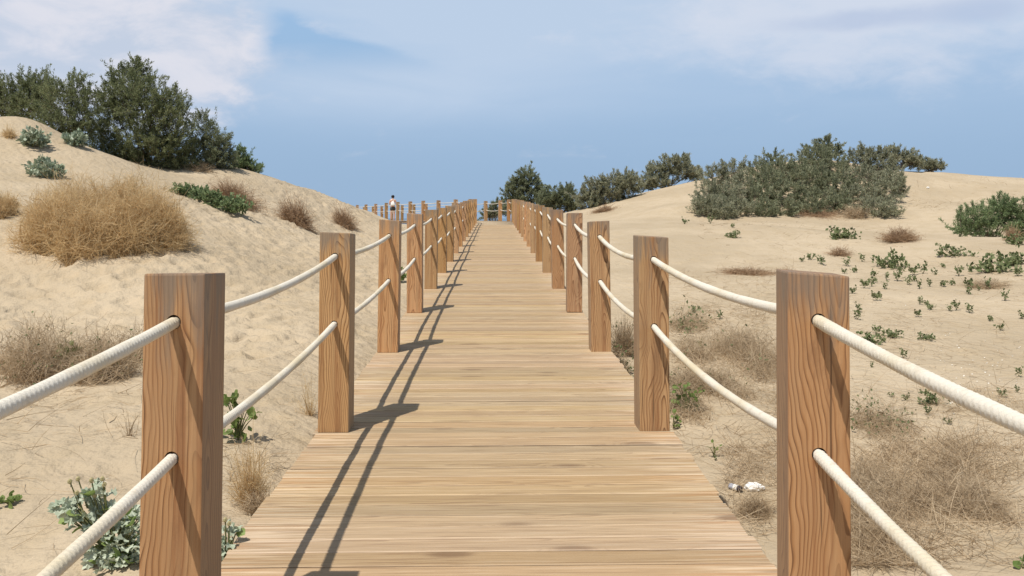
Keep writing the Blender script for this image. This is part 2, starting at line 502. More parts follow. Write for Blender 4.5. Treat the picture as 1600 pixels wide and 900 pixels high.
M['straw'] = leaf_mat('dry_straw', [(0.0, (0.42, 0.285, 0.145)), (0.4, (0.62, 0.455, 0.245)), (0.75, (0.74, 0.58, 0.34)), (1.0, (0.84, 0.71, 0.48))], 0.5, 0.8, 1.8)
M['dry_twig'] = leaf_mat('dry_twig', [(0.0, (0.26, 0.18, 0.105)), (0.4, (0.43, 0.32, 0.20)), (0.8, (0.57, 0.455, 0.31)), (1.0, (0.68, 0.58, 0.43))], 0.25, 0.85, 3.0)
M['red_brush'] = leaf_mat('rusty_brush', [(0.0, (0.20, 0.12, 0.07)), (0.5, (0.36, 0.235, 0.14)), (1.0, (0.52, 0.38, 0.24))], 0.15, 0.85, 2.0)
M['bark'] = leaf_mat('grey_bark', [(0.0, (0.08, 0.06, 0.045)), (1.0, (0.22, 0.17, 0.12))], 0.0, 0.9, 8.0)
M['green_stem'] = leaf_mat('green_stem', [(0.0, (0.14, 0.16, 0.06)), (1.0, (0.26, 0.24, 0.11))], 0.1, 0.7, 6.0)


def flat_mat(name, col, rough=0.7, nscale=40.0, var=0.15, transl=0.0, spec=0.3):
    m, t = new_mat(name)
    oc = t.n('ShaderNodeTexCoord').outputs['Object']
    nz = t.noise(oc, nscale, 4)
    c = t.mix(t.sstep(nz, 0.35, 0.7, 0, 1), rgb(tuple(v * (1 - var) for v in col)), rgb(tuple(min(1, v * (1 + var)) for v in col)))
    finish(t, c, rough, nz, 0.2, 0.003, spec=spec, transl=transl)
    return m


# ------------------------------------------------------------------ the deck's line and the ground's heights
def zdeck(Y):
    return np.interp(Y, [-10, 0, 38, 41, 44, 50, 58, 75], [-0.297, 0, 1.1286, 1.205, 1.24, 1.255, 1.225, 1.15])


L_LINE = [(-0.945, 2.53 + 2.42 * k) for k in range(-1, 16)] + [(-1.22, 41.0), (-2.05, 43.1), (-3.1, 45.2), (-4.12, 47.3), (-5.1, 49.45), (-6.1, 51.6), (-7.1, 53.8), (-8.1, 56.0), (-9.1, 58.2), (-10.1, 60.4), (-11.1, 62.6)]
R_LINE = [(0.945, 2.53 + 2.42 * k) for k in range(-1, 16)] + [(0.93, 41.25), (0.74, 43.6), (0.3, 45.9), (-0.53, 48.05), (-1.58, 50.2), (-2.64, 52.4), (-3.7, 54.6), (-4.75, 56.8), (-5.8, 59.0), (-6.9, 61.2), (-7.95, 63.4), (-9.0, 65.6), (-10.05, 67.8), (-11.1, 70.0)]

CP = []


def cp(px, py, Y): CP.append(P(px, py, Y))


for Y in (-3, 0, 2, 4, 6, 8, 11, 14, 18, 22, 27, 32, 37):
    z = float(zdeck(Y))
    dr = float(np.interp(Y, [0, 10, 16, 22, 30], [.8, .72, .42, .2, .1]))
    for sx in (-1.35, 0.0, 1.2): CP.append((sx, Y, z - (0.12 if sx < 0 else dr if sx > 0 else .25 + dr * .4)))
for a in [(0, 185, 19), (50, 182, 19.5), (100, 213, 20), (150, 235, 20.5), (200, 252, 21), (260, 266, 21.5), (320, 268, 22), (380, 271, 23), (410, 275, 24),
          (470, 293, 27), (520, 310, 30), (560, 325, 34), (600, 354, 33), (585, 354, 30), (614, 358, 37), (570, 336, 36), (590, 347, 40), (605, 353, 42), (625, 359, 44), (637, 362, 44.5),
          (30, 235, 17.5), (100, 238, 18), (200, 272, 18), (300, 285, 19.5), (400, 296, 22), (0, 270, 15.5), (150, 295, 15.2),
          (145, 402, 11), (280, 382, 12), (20, 384, 11.3), (300, 302, 17.5), (390, 336, 17.5), (410, 400, 14), (480, 340, 21), (550, 370, 22), (580, 400, 20),
          (520, 500, 9.6), (440, 600, 6.3), (400, 690, 4.9), (370, 850, 3.45), (100, 800, 3.9), (0, 880, 3.5), (0, 700, 4.7), (150, 620, 6), (60, 600, 6.5), (200, 500, 9), (350, 450, 11), (0, 450, 10)]: cp(*a)
def cpd(px, py, drop):
    # ground point seen at a pixel, a given height below the deck's plane
    d = ray(px, py)
    Y = (EYE + drop) / (0.0297 - d.z / d.y)
    CP.append(P(px, py, Y))


for a in [(1060, 690, .74), (1160, 760, .75), (1300, 880, .75), (1600, 880, .6), (1450, 700, .6), (1600, 600, .55), (1250, 600, .6), (1100, 600, .6), (1010, 560, .6), (970, 480, .5),
          (1100, 500, .45), (1400, 500, .45), (1600, 500, .4), (1150, 430, .3), (1000, 420, .3), (1400, 420, .3), (1600, 420, .2), (930, 400, .22), (1250, 450, .33), (1300, 560, .55), (1450, 600, .55)]: cpd(*a)
for a in [(1200, 353, 25), (1120, 362, 24.3), (1040, 373, 23), (1330, 374, 23),
          (1450, 375, 22), (1600, 373, 22), (1550, 325, 33), (1600, 282, 45), (1540, 275, 45), (1480, 268, 45), (1410, 266, 44), (1340, 256, 43), (1290, 250, 43), (1200, 260, 43), (1110, 283, 42), (1060, 287, 44), (1000, 302, 45), (950, 323, 46), (900, 332, 47),
          (1410, 345, 33), (1300, 347, 33), (1200, 343, 33), (1100, 342, 33), (1040, 325, 35), (1000, 337, 35), (960, 340, 37), (920, 337, 39), (900, 347, 33), (890, 362, 28), (1250, 300, 38), (1350, 300, 38), (1480, 310, 38), (1150, 300, 39)]: cp(*a)
CP += [(-3, 0, 0.0), (-6, 4, .8), (-10, 6, 2.2), (-15, 12, 3.6), (-20, 18, 3.9), (-25, 25, 3.5), (-14, 26, 2.6), (-10, 32, 1.3), (-8.5, 38, .9), (-8, 44, .7), (-12, 55, .5), (-30, 40, 1.5), (-30, 5, 3.5),
       (3, 0, -.64), (6, 3, -.5), (10, 6, -.3), (15, 12, .2), (22, 18, .5), (30, 28, 1.5), (34, 40, 3.2), (45, 48, 3.0), (17, 26.5, .55), (14.5, 26, .6), (21, 27, .7), (40, 15, 0.8), (30, 0, 0.4),
       (20, 58, 2.0), (10, 62, .6), (3.5, 52, .5), (2, 48.5, .8), (30, 62, 2), (-5, 50, .75), (-3.5, 46.5, .85), (-1, 43, .95), (-7, 56, .7), (-9, 62, .6), (0, 60, .3), (0, 75, -.6), (-20, 75, -1), (25, 80, -1),
       (0, 100, -2.6), (-40, 100, -3), (40, 100, -3), (-60, 50, -1), (70, 50, 1), (-60, -10, 1), (60, -10, 0), (0, -15, -.4), (-25, -10, 2), (0, 150, -6), (-120, 100, -6), (120, 100, -6), (-120, 0, -1), (120, 0, -1), (80, 150, -6), (-80, 150, -6)]
CP = np.array(CP)


def kern(a, b):
    d2 = ((a[:, None, :] - b[None, :, :]) ** 2).sum(2)
    return np.sqrt(d2 + 1.2)


_K = kern(CP[:, :2], CP[:, :2])
_n = len(CP)
_A = np.zeros((_n + 1, _n + 1)); _A[:_n, :_n] = _K - np.eye(_n) * 0.02; _A[:_n, _n] = 1; _A[_n, :_n] = 1
_W = np.linalg.solve(_A, np.concatenate([CP[:, 2], [0]]))

PATH_L = np.array([(-1.04, -6)] + [(-1.04, 40.2)] + [(x - .12, y) for x, y in L_LINE if y > 40.5])
PATH_R = np.array([(1.04, -6)] + [(1.04, 40.2)] + [(x + .12, y) for x, y in R_LINE if y > 40.5])


def terrain(X, Y):
    X = np.asarray(X, float); Y = np.asarray(Y, float)
    sh = X.shape
    pts = np.stack([X.ravel(), Y.ravel()], 1)
    out = np.empty(len(pts))
    for i in range(0, len(pts), 40000):
        out[i:i + 40000] = kern(pts[i:i + 40000], CP[:, :2]) @ _W[:_n] + _W[_n]
    x, y = pts[:, 0], pts[:, 1]
    # keep the sand below the boards
    xl = np.interp(y, PATH_L[:, 1], PATH_L[:, 0]); xr = np.interp(y, PATH_R[:, 1], PATH_R[:, 0])
    d = np.maximum(np.maximum(xl - x, x - xr), 0)
    inside = (y < 72)
    cap = zdeck(y) - 0.075 - 0.25 * np.clip((y - 39) / 5, 0, 1) + d * 0.55 - 0.05 * (d <= 0)
    # smooth minimum
    k = 0.06
    h = np.clip(0.5 + 0.5 * (cap - out) / k, 0, 1)
    sm = cap * (1 - h) + out * h - k * h * (1 - h)
    out = np.where(inside & (d < 4), sm, out)
    return out.reshape(sh)


def ground_z(x, y):
    return float(terrain(np.array([x]), np.array([y]))[0])


def place(px, py, near=2.6, far=70.0):
    """first point of the ground along the sight line of a pixel"""
    d = ray(px, py)
    Ys = np.concatenate([np.linspace(near, 20, 400), np.linspace(20.02, far, 800)])
    k = Ys / d.y
    X, Z = d.x * k, EYE + d.z * k
    below = np.nonzero(terrain(X, Ys) >= Z)[0]
    i = below[0] if len(below) else len(Ys) - 1
    return np.array([X[i], Ys[i], ground_z(X[i], Ys[i])])


# ------------------------------------------------------------------ setting: ground and sea
def axis_x():
    a = np.concatenate([np.arange(-7.5, 7.5, 0.055)])
    g, step = [7.5], 0.06
    while g[-1] < 170:
        step = min(step * 1.035, 6)
        g.append(g[-1] + step)
    g = np.array(g)
    return np.concatenate([-g[::-1], a[1:], g])


def axis_y():
    a = [-14, -10, -7, -5, -3.5, -2, -1, 0, .6, 1.2, 1.7]
    y, step = 2.2, 0.03
    while y < 180:
        a.append(y); y += step
        step = 0.03 + max(0, y - 3) * 0.0032 if y < 50 else min(step * 1.03, 6)
    return np.array(a)


ax, ay = axis_x(), axis_y()
GX, GY = np.meshgrid(ax, ay)
GZ = terrain(GX, GY)


def vnoise(X, Y, s, seed):
    r = np.random.default_rng(seed); n = 64
    tab = r.random((n, n))
    u, v = X / s + 1000, Y / s + 1000
    i, j = np.floor(u).astype(int), np.floor(v).astype(int)
    fu, fv = u - i, v - j
    fu, fv = fu * fu * (3 - 2 * fu), fv * fv * (3 - 2 * fv)
    g = lambda a, b: tab[a % n, b % n]
    return (g(i, j) * (1 - fu) + g(i + 1, j) * fu) * (1 - fv) + (g(i, j + 1) * (1 - fu) + g(i + 1, j + 1) * fu) * fv - 0.5


away = np.clip((np.maximum(np.abs(GX) - 1.1, 0)) / 0.6, 0.15, 1)
GZ += away * (vnoise(GX, GY, 2.4, 1) * 0.10 + vnoise(GX, GY, 0.9, 2) * 0.045 + vnoise(GX, GY, 0.35, 3) * 0.022)
GZ += np.clip((GY - 25) / 20, 0, 1) * away * (vnoise(GX, GY, 5, 5) * .14)


def dimples(n, xr, yr, rr, dd, clump=None):
    for _ in range(n):
        x, y = rng.uniform(*xr), rng.uniform(*yr)
        r, d = rng.uniform(*rr), rng.uniform(*dd)
        if abs(x) < 1.25 + r: continue
        i0, i1 = np.searchsorted(ax, (x - 2.5 * r, x + 2.5 * r)); j0, j1 = np.searchsorted(ay, (y - 2.5 * r, y + 2.5 * r))
        if i1 <= i0 or j1 <= j0: continue
        xx, yy = GX[j0:j1, i0:i1] - x, GY[j0:j1, i0:i1] - y
        an = rng.uniform(0, math.pi)
        u = xx * math.cos(an) + yy * math.sin(an); v = (-xx * math.sin(an) + yy * math.cos(an)) * 1.7
        q = (u * u + v * v) / (r * r)
        GZ[j0:j1, i0:i1] += d * (-np.exp(-q * 1.6) + 0.55 * np.exp(-((np.sqrt(q) - 1.15) ** 2) * 9))


dimples(1500, (-6.2, -1.4), (7, 28), (0.10, 0.24), (0.018, 0.055))
dimples(170, (-5.0, -1.4), (3.2, 8), (0.08, 0.17), (0.012, 0.035))
dimples(260, (1.4, 14), (5, 24), (0.1, 0.25), (0.012, 0.035))


def terrain(X, Y):
    # from here on: the finished sand surface, lumps and footprints included
    X = np.clip(np.asarray(X, float), ax[0], ax[-1] - 1e-6); Y = np.clip(np.asarray(Y, float), ay[0], ay[-1] - 1e-6)
    i = np.clip(np.searchsorted(ax, X, 'right') - 1, 0, len(ax) - 2); j = np.clip(np.searchsorted(ay, Y, 'right') - 1, 0, len(ay) - 2)
    u = (X - ax[i]) / (ax[i + 1] - ax[i]); v = (Y - ay[j]) / (ay[j + 1] - ay[j])
    return (GZ[j, i] * (1 - u) + GZ[j, i + 1] * u) * (1 - v) + (GZ[j + 1, i] * (1 - u) + GZ[j + 1, i + 1] * u) * v


ny, nx = GX.shape
idx = np.arange(nx * ny).reshape(ny, nx)
quads = np.stack([idx[:-1, :-1], idx[:-1, 1:], idx[1:, 1:], idx[1:, :-1]], 2).reshape(-1, 4)
gme = mesh_np('sand_ground', np.stack([GX, GY, GZ], 2).reshape(-1, 3), quads)
smooth(gme)
tag(link('sand_ground', gme, M['sand']), kind='structure')
sea = mesh_np('sea', [(-40000, -60, -3.6), (40000, -60, -3.6), (40000, 40000, -3.6), (-40000, 40000, -3.6)], [(0, 1, 2, 3)])
tag(link('sea', sea, M['sea']), kind='structure')

# ------------------------------------------------------------------ boardwalk
walk = thing('boardwalk', (0, 0, 0), None, None)
tag(walk, 'sandy boardwalk of pale crosswise planks rising between the dunes', kind='structure')


def plank_mesh(k):
    r = np.random.default_rng(100 + k)
    h, wd = 0.034, 0.1165 - 0.003 * r.random()
    xl, xr = -1.045 + r.normal() * 0.004, 1.045 + r.normal() * 0.004
    prof = [(-wd / 2, -h), (wd / 2, -h), (wd / 2, -0.004), (wd / 2 - 0.005, 0), (0, -0.0006 - .001 * r.random()), (-wd / 2 + 0.005, 0), (-wd / 2, -0.004)]
    n = len(prof)
    V, Q = [], []
    xs = np.linspace(xl, xr, 4)
    bow = r.normal(size=4) * 0.0012
    for x, b in zip(xs, bow):
        V += [(x, y + b, z) for y, z in prof]
    for s in range(3):
        for i in range(n):
            j = (i + 1) % n
            Q.append((s * n + i, s * n + j, (s + 1) * n + j, (s + 1) * n + i))
    bm = bmesh.new()
    vs = [bm.verts.new(v) for v in V]
    for q in Q: bm.faces.new([vs[i] for i in q])
    bm.faces.new(vs[:n]); bm.faces.new(vs[-n:])
    return bm_mesh('plank', bm)


PM = [plank_mesh(k) for k in range(10)]
for me in PM: me.materials.append(M['plank'])
PITCH_Y = 0.1222
slope = math.atan(0.0297)
y = 0.75
n_pl = 0
while y < 37.25:
    o = link('plank', PM[random.randrange(10)], parent=walk)
    o.location = (random.gauss(0, 0.004), y, float(zdeck(y)) + random.gauss(0, 0.0018))
    o.rotation_euler = (slope + random.gauss(0, 0.007), random.gauss(0, 0.0006), (math.pi if random.random() < .5 else 0) + random.gauss(0, 0.001))
    if abs(o.rotation_euler.z) > 1: o.rotation_euler.x = -o.rotation_euler.x
    y += PITCH_Y
    n_pl += 1


def resample(line, n):
    line = np.asarray(line, float)
    s = np.concatenate([[0], np.cumsum(np.linalg.norm(np.diff(line, axis=0), axis=1))])
    t = np.linspace(0, s[-1], n)
    return np.stack([np.interp(t, s, line[:, 0]), np.interp(t, s, line[:, 1])], 1)


LL = resample(np.vstack([[(-1.04, 37.24)], PATH_L[1:]]), 195); RR = resample(np.vstack([[(1.04, 37.24)], PATH_R[1:]]), 195)
g = Geo()
for k in range(194):
    a, b = LL[k], LL[k] + (LL[k + 1] - LL[k]) * 0.96
    d, c = RR[k], RR[k] + (RR[k + 1] - RR[k]) * 0.96
    j = rng.normal() * 0.002
    pts = []
    for hz in (0, -0.034):
        for q in (a, d, c, b):
            pts.append((q[0], q[1], float(zdeck(q[1])) + hz + j))
    g.add(pts, [(0, 1, 2, 3), (7, 6, 5, 4), (0, 4, 5, 1), (1, 5, 6, 2), (2, 6, 7, 3), (3, 7, 4, 0)])
tag(link('planking', g.mesh('planking'), M['plank'], walk), kind='stuff')


def beam_along(line, inset):
    g = Geo()
    line = np.asarray(line, float)
    for a, b in zip(line[:-1], line[1:]):
        t = (b - a) / np.linalg.norm(b - a); nrm = np.array([t[1], -t[0]]) * 0.035
        pts = []
        for q in (a + t * .004, b - t * .004):
            z = float(zdeck(q[1])) - 0.037
            for s, hz in ((-1, 0), (1, 0), (1, -0.14), (-1, -0.14)):
                pts.append((q[0] + nrm[0] * s + inset, q[1] + nrm[1] * s, z + hz))
        g.add(pts, [(0, 1, 5, 4), (1, 2, 6, 5), (2, 3, 7, 6), (3, 0, 4, 7), (0, 3, 2, 1), (4, 5, 6, 7)])
    return g.mesh('edge_beam')


near_l = [(-1.04, 0.75), (-1.04, 10), (-1.04, 20), (-1.04, 30), (-1.04, 38), (-1.04, 40.2)]
link('edge_beam', beam_along(near_l + [tuple(p) for p in PATH_L[2:]], 0.07), M['beam'], walk)
link('edge_beam', beam_along([(-x, y) for x, y in near_l] + [tuple(p) for p in PATH_R[2:]], -0.07), M['beam'], walk)
for i, (x, y) in enumerate(L_LINE[18:]):
    if y > 62: break
    g = Geo()
    tube(g, [(x + .1, y, ground_z(x, y) - .3), (x + .1, y, float(zdeck(y)) - .2)], 0.07, 8)
    link('support_pile', g.mesh('support_pile'), M['beam'], walk)

# ------------------------------------------------------------------ rope fences
POST_H, POST_W = 1.168, 0.18
H_UP, H_LO = 1.03, 0.632


def post_mesh(k):
    r = np.random.default_rng(50 + k)
    bm = bmesh.new()
    bmesh.ops.create_cube(bm, size=1)
    tx, ty = r.normal(0, 0.012), r.normal(0, 0.02)
    for v in bm.verts:
        x, y, z = v.co
        v.co = Vector((x * POST_W, y * POST_W, (z + .5) * POST_H))
        if z > 0: v.co.z += tx * x * 2 * .5 + ty * y * 2 * .3
    bmesh.ops.bevel(bm, geom=[e for e in bm.edges], offset=0.006, segments=2, profile=0.6, affect='EDGES')
    me = bm_mesh('post', bm)
    o = bpy.data.objects.new('post', me); COL.objects.link(o)
    cutters = []
    for h in (H_UP, H_LO):
        bm = bmesh.new()
        bmesh.ops.create_cone(bm, cap_ends=True, segments=24, radius1=0.0215, radius2=0.0215, depth=0.5, matrix=Matrix.Translation((0, 0, h)) @ Matrix.Rotation(R(90), 4, 'X'))
        cm = bm_mesh('cutter', bm)
        c = bpy.data.objects.new('cutter', cm); COL.objects.link(c)
        md = o.modifiers.new('b', 'BOOLEAN'); md.operation = 'DIFFERENCE'; md.object = c; md.solver = 'EXACT'
        cutters.append(c)
    dg = bpy.context.evaluated_depsgraph_get()
    res = bpy.data.meshes.new_from_object(o.evaluated_get(dg))
    res.name = 'post'
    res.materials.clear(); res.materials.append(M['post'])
    for c in cutters + [o]: bpy.data.objects.remove(c)
    return res


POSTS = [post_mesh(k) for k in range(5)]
YAW_OVERRIDE = {('R', 1): -8.5}


def fence(side, line, label):
    root = thing('rope_fence', (line[1][0], line[1][1], float(zdeck(line[1][1]))), label, 'fence')
    off = Vector(root.location)
    line = np.asarray(line, float)
    ang = []
    for i in range(len(line)):
        a, b = line[max(0, i - 1)], line[min(len(line) - 1, i + 1)]
        ang.append(math.atan2(-(b - a)[0], (b - a)[1]))
    holes = []
    for i, (x, y) in enumerate(line):
        if (side, i) == ('R', 1): x += 0.03
        z = float(zdeck(y)) - 0.011
        rz = ang[i] + R(YAW_OVERRIDE.get((side, i), random.gauss(0, 1.0)))
        tl = (random.gauss(0, 0.006), random.gauss(0, 0.003 if i < 3 else 0.009))
        dz = random.gauss(0, 0.008) if i > 1 else 0
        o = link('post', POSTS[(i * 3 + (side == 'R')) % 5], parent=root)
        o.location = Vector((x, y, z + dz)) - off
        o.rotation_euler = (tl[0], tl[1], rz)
        mw = Matrix.Translation((x, y, z + dz)) @ Euler(o.rotation_euler).to_matrix().to_4x4()
        holes.append((mw, rz))
    for h, base_sag in ((H_UP, 0.030 if side == 'L' else 0.045), (H_LO, 0.030 if side == 'L' else 0.052)):
        pts, rr = [], []
        for i in range(len(holes)):
            mw, rz = holes[i]
            a = np.array(mw @ Vector((0, -POST_W / 2, h - 0.002)))
            b = np.array(mw @ Vector((0, POST_W / 2, h - 0.002)))
            if i == 0: pts.append(b[None])
            else:
                d = np.linalg.norm(a - prev)
                sag = base_sag * random.uniform(0.8, 1.25) * (d / 2.24)
                near = min(a[1], prev[1]) < 6
                n = 1000 if a[1] < 3 else (800 if a[1] < 6 else (220 if a[1] < 10 else 14))
                tt = np.linspace(0, 1, n + 1)[1:]
                seg = prev + (a - prev) * tt[:, None]
                seg[:, 2] -= sag * 4 * tt * (1 - tt)
                pts.append(seg)
                if i < len(holes) - 1: pts.append(((a + b) / 2)[None]); pts.append(b[None])
            prev = b
        path = np.concatenate(pts)
        s = np.concatenate([[0], np.cumsum(np.linalg.norm(np.diff(path, axis=0), axis=1))])
        sides = 20
        tdir = unit(np.gradient(path, axis=0))
        a1 = unit(np.cross(tdir, np.array([0, 0, 1.0]))); b1 = np.cross(tdir, a1)
        th = np.arange(sides) * 2 * math.pi / sides
        # laid strands: ribs that wind round the rope, crossed by a finer opposite lay
        k = 2 * math.pi / 0.042
        ph = 3 * th[None, :] + s[:, None] * k
        ph2 = 3 * th[None, :] - s[:, None] * k
        lay = 3 * th[None, :] + s[:, None] * (2 * math.pi / 0.0175)
        if side == 'R': rel = 0.22 * np.abs(np.sin(lay * 0.5)) ** 0.6 + 0.03 * np.sin(ph2 * 2)
        else: rel = 0.20 * np.maximum(np.abs(np.sin(2 * th[None, :] + s[:, None] * (math.pi / 0.017))), np.abs(np.sin(2 * th[None, :] - s[:, None] * (math.pi / 0.017)))) - 0.02
        rel = np.where(path[:, 1:2] < 9.5, rel, 0.09)
        wob = 1 + 0.03 * np.sin(s * 9.1 + (1 if side == 'R' else 4)) + 0.02 * np.sin(s * 23.7)
        rad = 0.0168 * (0.90 + rel) * wob[:, None]
        V = path[:, None, :] + rad[:, :, None] * (np.cos(th)[None, :, None] * a1[:, None, :] + np.sin(th)[None, :, None] * b1[:, None, :])
        n = len(path)
        I = np.arange(n * sides).reshape(n, sides)
        Q = np.stack([I[:-1], np.roll(I[:-1], -1, 1), np.roll(I[1:], -1, 1), I[1:]], 2).reshape(-1, 4)
        me = mesh_np('rope', V.reshape(-1, 3) - np.array(off), Q)
        smooth(me)
        link('rope', me, M['rope'], root)
    return root


fence('L', L_LINE, 'wooden post and double rope fence along the shadowed boardwalk edge, curving away behind the dune')
fence('R', R_LINE, 'wooden post and double rope fence along the boardwalk edge beside the open sandy flat')


# ------------------------------------------------------------------ shrubs and trees
def shrub(name, base, lobes, Y, mat, label, cat, group=None, plume=0.42, leaf=(0.062, 0.0155), dens=1.0, bark='bark', up=0.55, trunks=5, depth=0.9, shell=0.45, foliage='foliage', follow=0, per=58, seed_stems=26, air=0.0):
    """lobes in picture pixels at distance Y: each becomes a clump of feathery sprays"""
    base = np.asarray(base, float)
    root = thing(name, base, label, cat, group)
    g, st = Geo(), Geo()
    ends = []
    for (lx, ly, rx, ry) in lobes:
        Yc = Y + rng.uniform(-.5, .5) * rx / F * Y
        if follow:
            Yc = min(max(place(lx, ly + ry * 0.9)[1] + 0.2, Y - follow), Y + 1.5)
        c = np.array(P(lx, ly, Yc))
        rad = np.array([rx / F * Y, rx / F * Y * depth, ry / F * Y])
        vol = rad[0] * rad[1] * rad[2]
        area = (rad[0] * rad[2])
        n = int(max(20, (23 * dens * area / (plume * plume) + 18) * min(1.0, 0.55 + 0.03 * Y)))
        u = rdir(n); rr = (shell + (1 - shell) * rng.random(n) ** 0.6)[:, None]
        p0 = c + u * rr * rad * 0.92
        d = unit(u * np.array([1, 1, 0.6]) * 0.75 + np.array([0, 0, up]) + rng.normal(size=(n, 3)) * 0.33)
        Lp = plume * rng.uniform(0.5, 1.25, n)
        # some sprays shoot out past the outline
        out = rng.random(n) < 0.12
        p0 = np.where(out[:, None], c + u * rad * 1.02, p0)
        d = np.where(out[:, None], unit(u * [.5, .5, .3] + [0, 0, .9] + rng.normal(size=(n, 3)) * .25), d)
        Lp = np.where(out, Lp * 1.15, Lp)
        # leaflets along each spray
        m = per
        tt = rng.random((n, m)) ** 0.8
        curve = rng.normal(size=(n, 1, 3)) * 0.12 + np.array([0, 0, -0.06])
        pos = p0[:, None, :] + d[:, None, :] * (Lp[:, None, None] * (tt[:, :, None] - 0.35)) + curve * Lp[:, None, None] * (tt ** 2)[:, :, None] + rng.normal(size=(n, m, 3)) * plume * 0.075 * (1.15 - tt[:, :, None])
        dd = unit(d[:, None, :] + rng.normal(size=(n, m, 3)) * 0.55)
        leaves(g, pos.reshape(-1, 3), dd.reshape(-1, 3), leaf[0] * Y / 20 * rng.uniform(0.7, 1.4, n * m), leaf[1] * Y / 20 * rng.uniform(0.7, 1.3, n * m))
        ribbons(st, p0 - d * Lp[:, None] * 0.45, d, Lp * 1.1, 0.010 * Y / 20, nseg=2)
        ends.append((c, rad))
    # limbs from the base into every clump
    for k in range(trunks):
        off = rng.normal(size=3) * np.array([0.10, 0.10, 0])
        c, rad = ends[k % len(ends)]
        tip = c + rdir(1)[0] * rad * 0.35
        mid = base * 0.5 + tip * 0.5 + rng.normal(size=3) * 0.10 * np.linalg.norm(tip - base)
        t = np.linspace(0, 1, 7)[:, None]
        pts = (base + off - [0, 0, .1]) * (1 - t) ** 2 + 2 * mid * t * (1 - t) + tip * t * t
        tube(st, pts, np.linspace(0.05, 0.012, 7) * (np.linalg.norm(tip - base) / 2.5), 5)
    for k in range(seed_stems):
        c, rad = ends[rng.integers(len(ends))]
        tip = c + rdir(1)[0] * rad * rng.uniform(0.4, 0.9)
        p0 = base + rng.normal(size=3) * np.array([.15, .15, 0])
        D = (tip - p0); Ln = np.linalg.norm(D)
        ribbons(st, p0[None], (D / Ln)[None], Ln, 0.022 * Y / 20, C=np.array([[0, 0, 0.0]]) + rng.normal(size=(1, 3)) * .05 * Ln, nseg=4)
    link(foliage, g.mesh(foliage, base), M[mat], root)
    link('branches', st.mesh('branches', base), M[bark], root)
    return root


def on_ground(px, Y, py_hint=340):
    x = P(px, py_hint, Y)[0]
    return np.array([x, Y, ground_z(x, Y)])


# left dune
shrub('tamarisk_shrub', on_ground(232, 22.2), [(207, 132, 34, 38), (185, 150, 34, 34), (170, 180, 30, 38), (228, 165, 42, 45), (205, 215, 55, 40), (255, 205, 42, 48), (238, 238, 50, 26), (268, 170, 26, 30), (275, 232, 28, 30), (190, 245, 28, 14), (212, 112, 12, 18), (162, 226, 20, 16), (198, 250, 30, 14), (240, 258, 38, 12), (285, 258, 26, 14)], 22, 'tamarisk',
      'largest dark green tamarisk bush, tall and feathery, on top of the left dune', 'shrub', dens=2.1)
shrub('tamarisk_shrub', on_ground(105, 20.6), [(120, 145, 22, 30), (96, 160, 28, 34), (76, 180, 20, 26), (128, 180, 18, 40), (104, 196, 38, 22), (84, 206, 24, 12), (122, 212, 22, 10)], 20.8, 'tamarisk',
      'rounded olive green tamarisk just left of the largest bush on the dune', 'shrub', dens=1.9)
shrub('tamarisk_shrub', on_ground(22, 24.5), [(8, 150, 28, 30), (38, 142, 22, 30), (60, 138, 20, 22), (-25, 150, 30, 32), (45, 165, 30, 24), (5, 172, 40, 24), (68, 150, 14, 26)], 24, 'tamarisk',
      'olive tamarisk thicket at the picture edge, its foot hidden behind the dune crest', 'shrub', dens=1.8)
shrub('tamarisk_shrub', on_ground(328, 23.0), [(315, 205, 20, 28), (335, 225, 20, 32), (312, 240, 22, 24), (348, 236, 14, 22), (352, 252, 14, 14), (330, 255, 26, 12)], 22.8, 'tamarisk_dark',
      'smaller greyish tamarisk leaning on the right flank of the largest bush', 'shrub', dens=1.8)
shrub('tamarisk_shrub', on_ground(384, 24.0), [(378, 246, 10, 16), (384, 258, 16, 10), (396, 264, 12, 6), (372, 262, 8, 8)], 24, 'bright_shrub',
      'little bright green tamarisk alone on the skyline of the left dune', 'shrub', dens=1.2, plume=0.3)
for (px, py, rx, ry, lab) in [(53, 230, 20, 12, 'rounded sea holly below the olive tamarisk on the left dune'), (118, 228, 15, 10, 'small pale sea holly at the foot of the largest dark bush'), (70, 278, 28, 14, 'sea holly with grey green leaves just above the big straw coloured bush')]:
    b = place(px, py)
    shrub('sea_holly', b, [(px, py - ry, rx, ry), (px - rx * .4, py - ry * .8, rx * .6, ry * .8), (px + rx * .4, py - ry * .7, rx * .6, ry * .7)], b[1], 'holly', lab, 'plant', plume=0.16, leaf=(0.085, 0.065), dens=0.5, per=9, shell=0.3, trunks=3, seed_stems=10, bark='green_stem')
# creeping greenery
b = place(332, 322)
shrub('creeping_plant', b, [(302, 301, 24, 8), (328, 308, 30, 9), (350, 318, 28, 9), (372, 325, 20, 8), (280, 297, 12, 6)], b[1], 'bright_shrub', 'fresh green creeping plant spread over the left dune beside the straw coloured bush', 'plant', plume=0.14, leaf=(0.075, 0.055), dens=1.0, per=10, shell=0.2, trunks=3, seed_stems=12, depth=0.7, bark='green_stem')

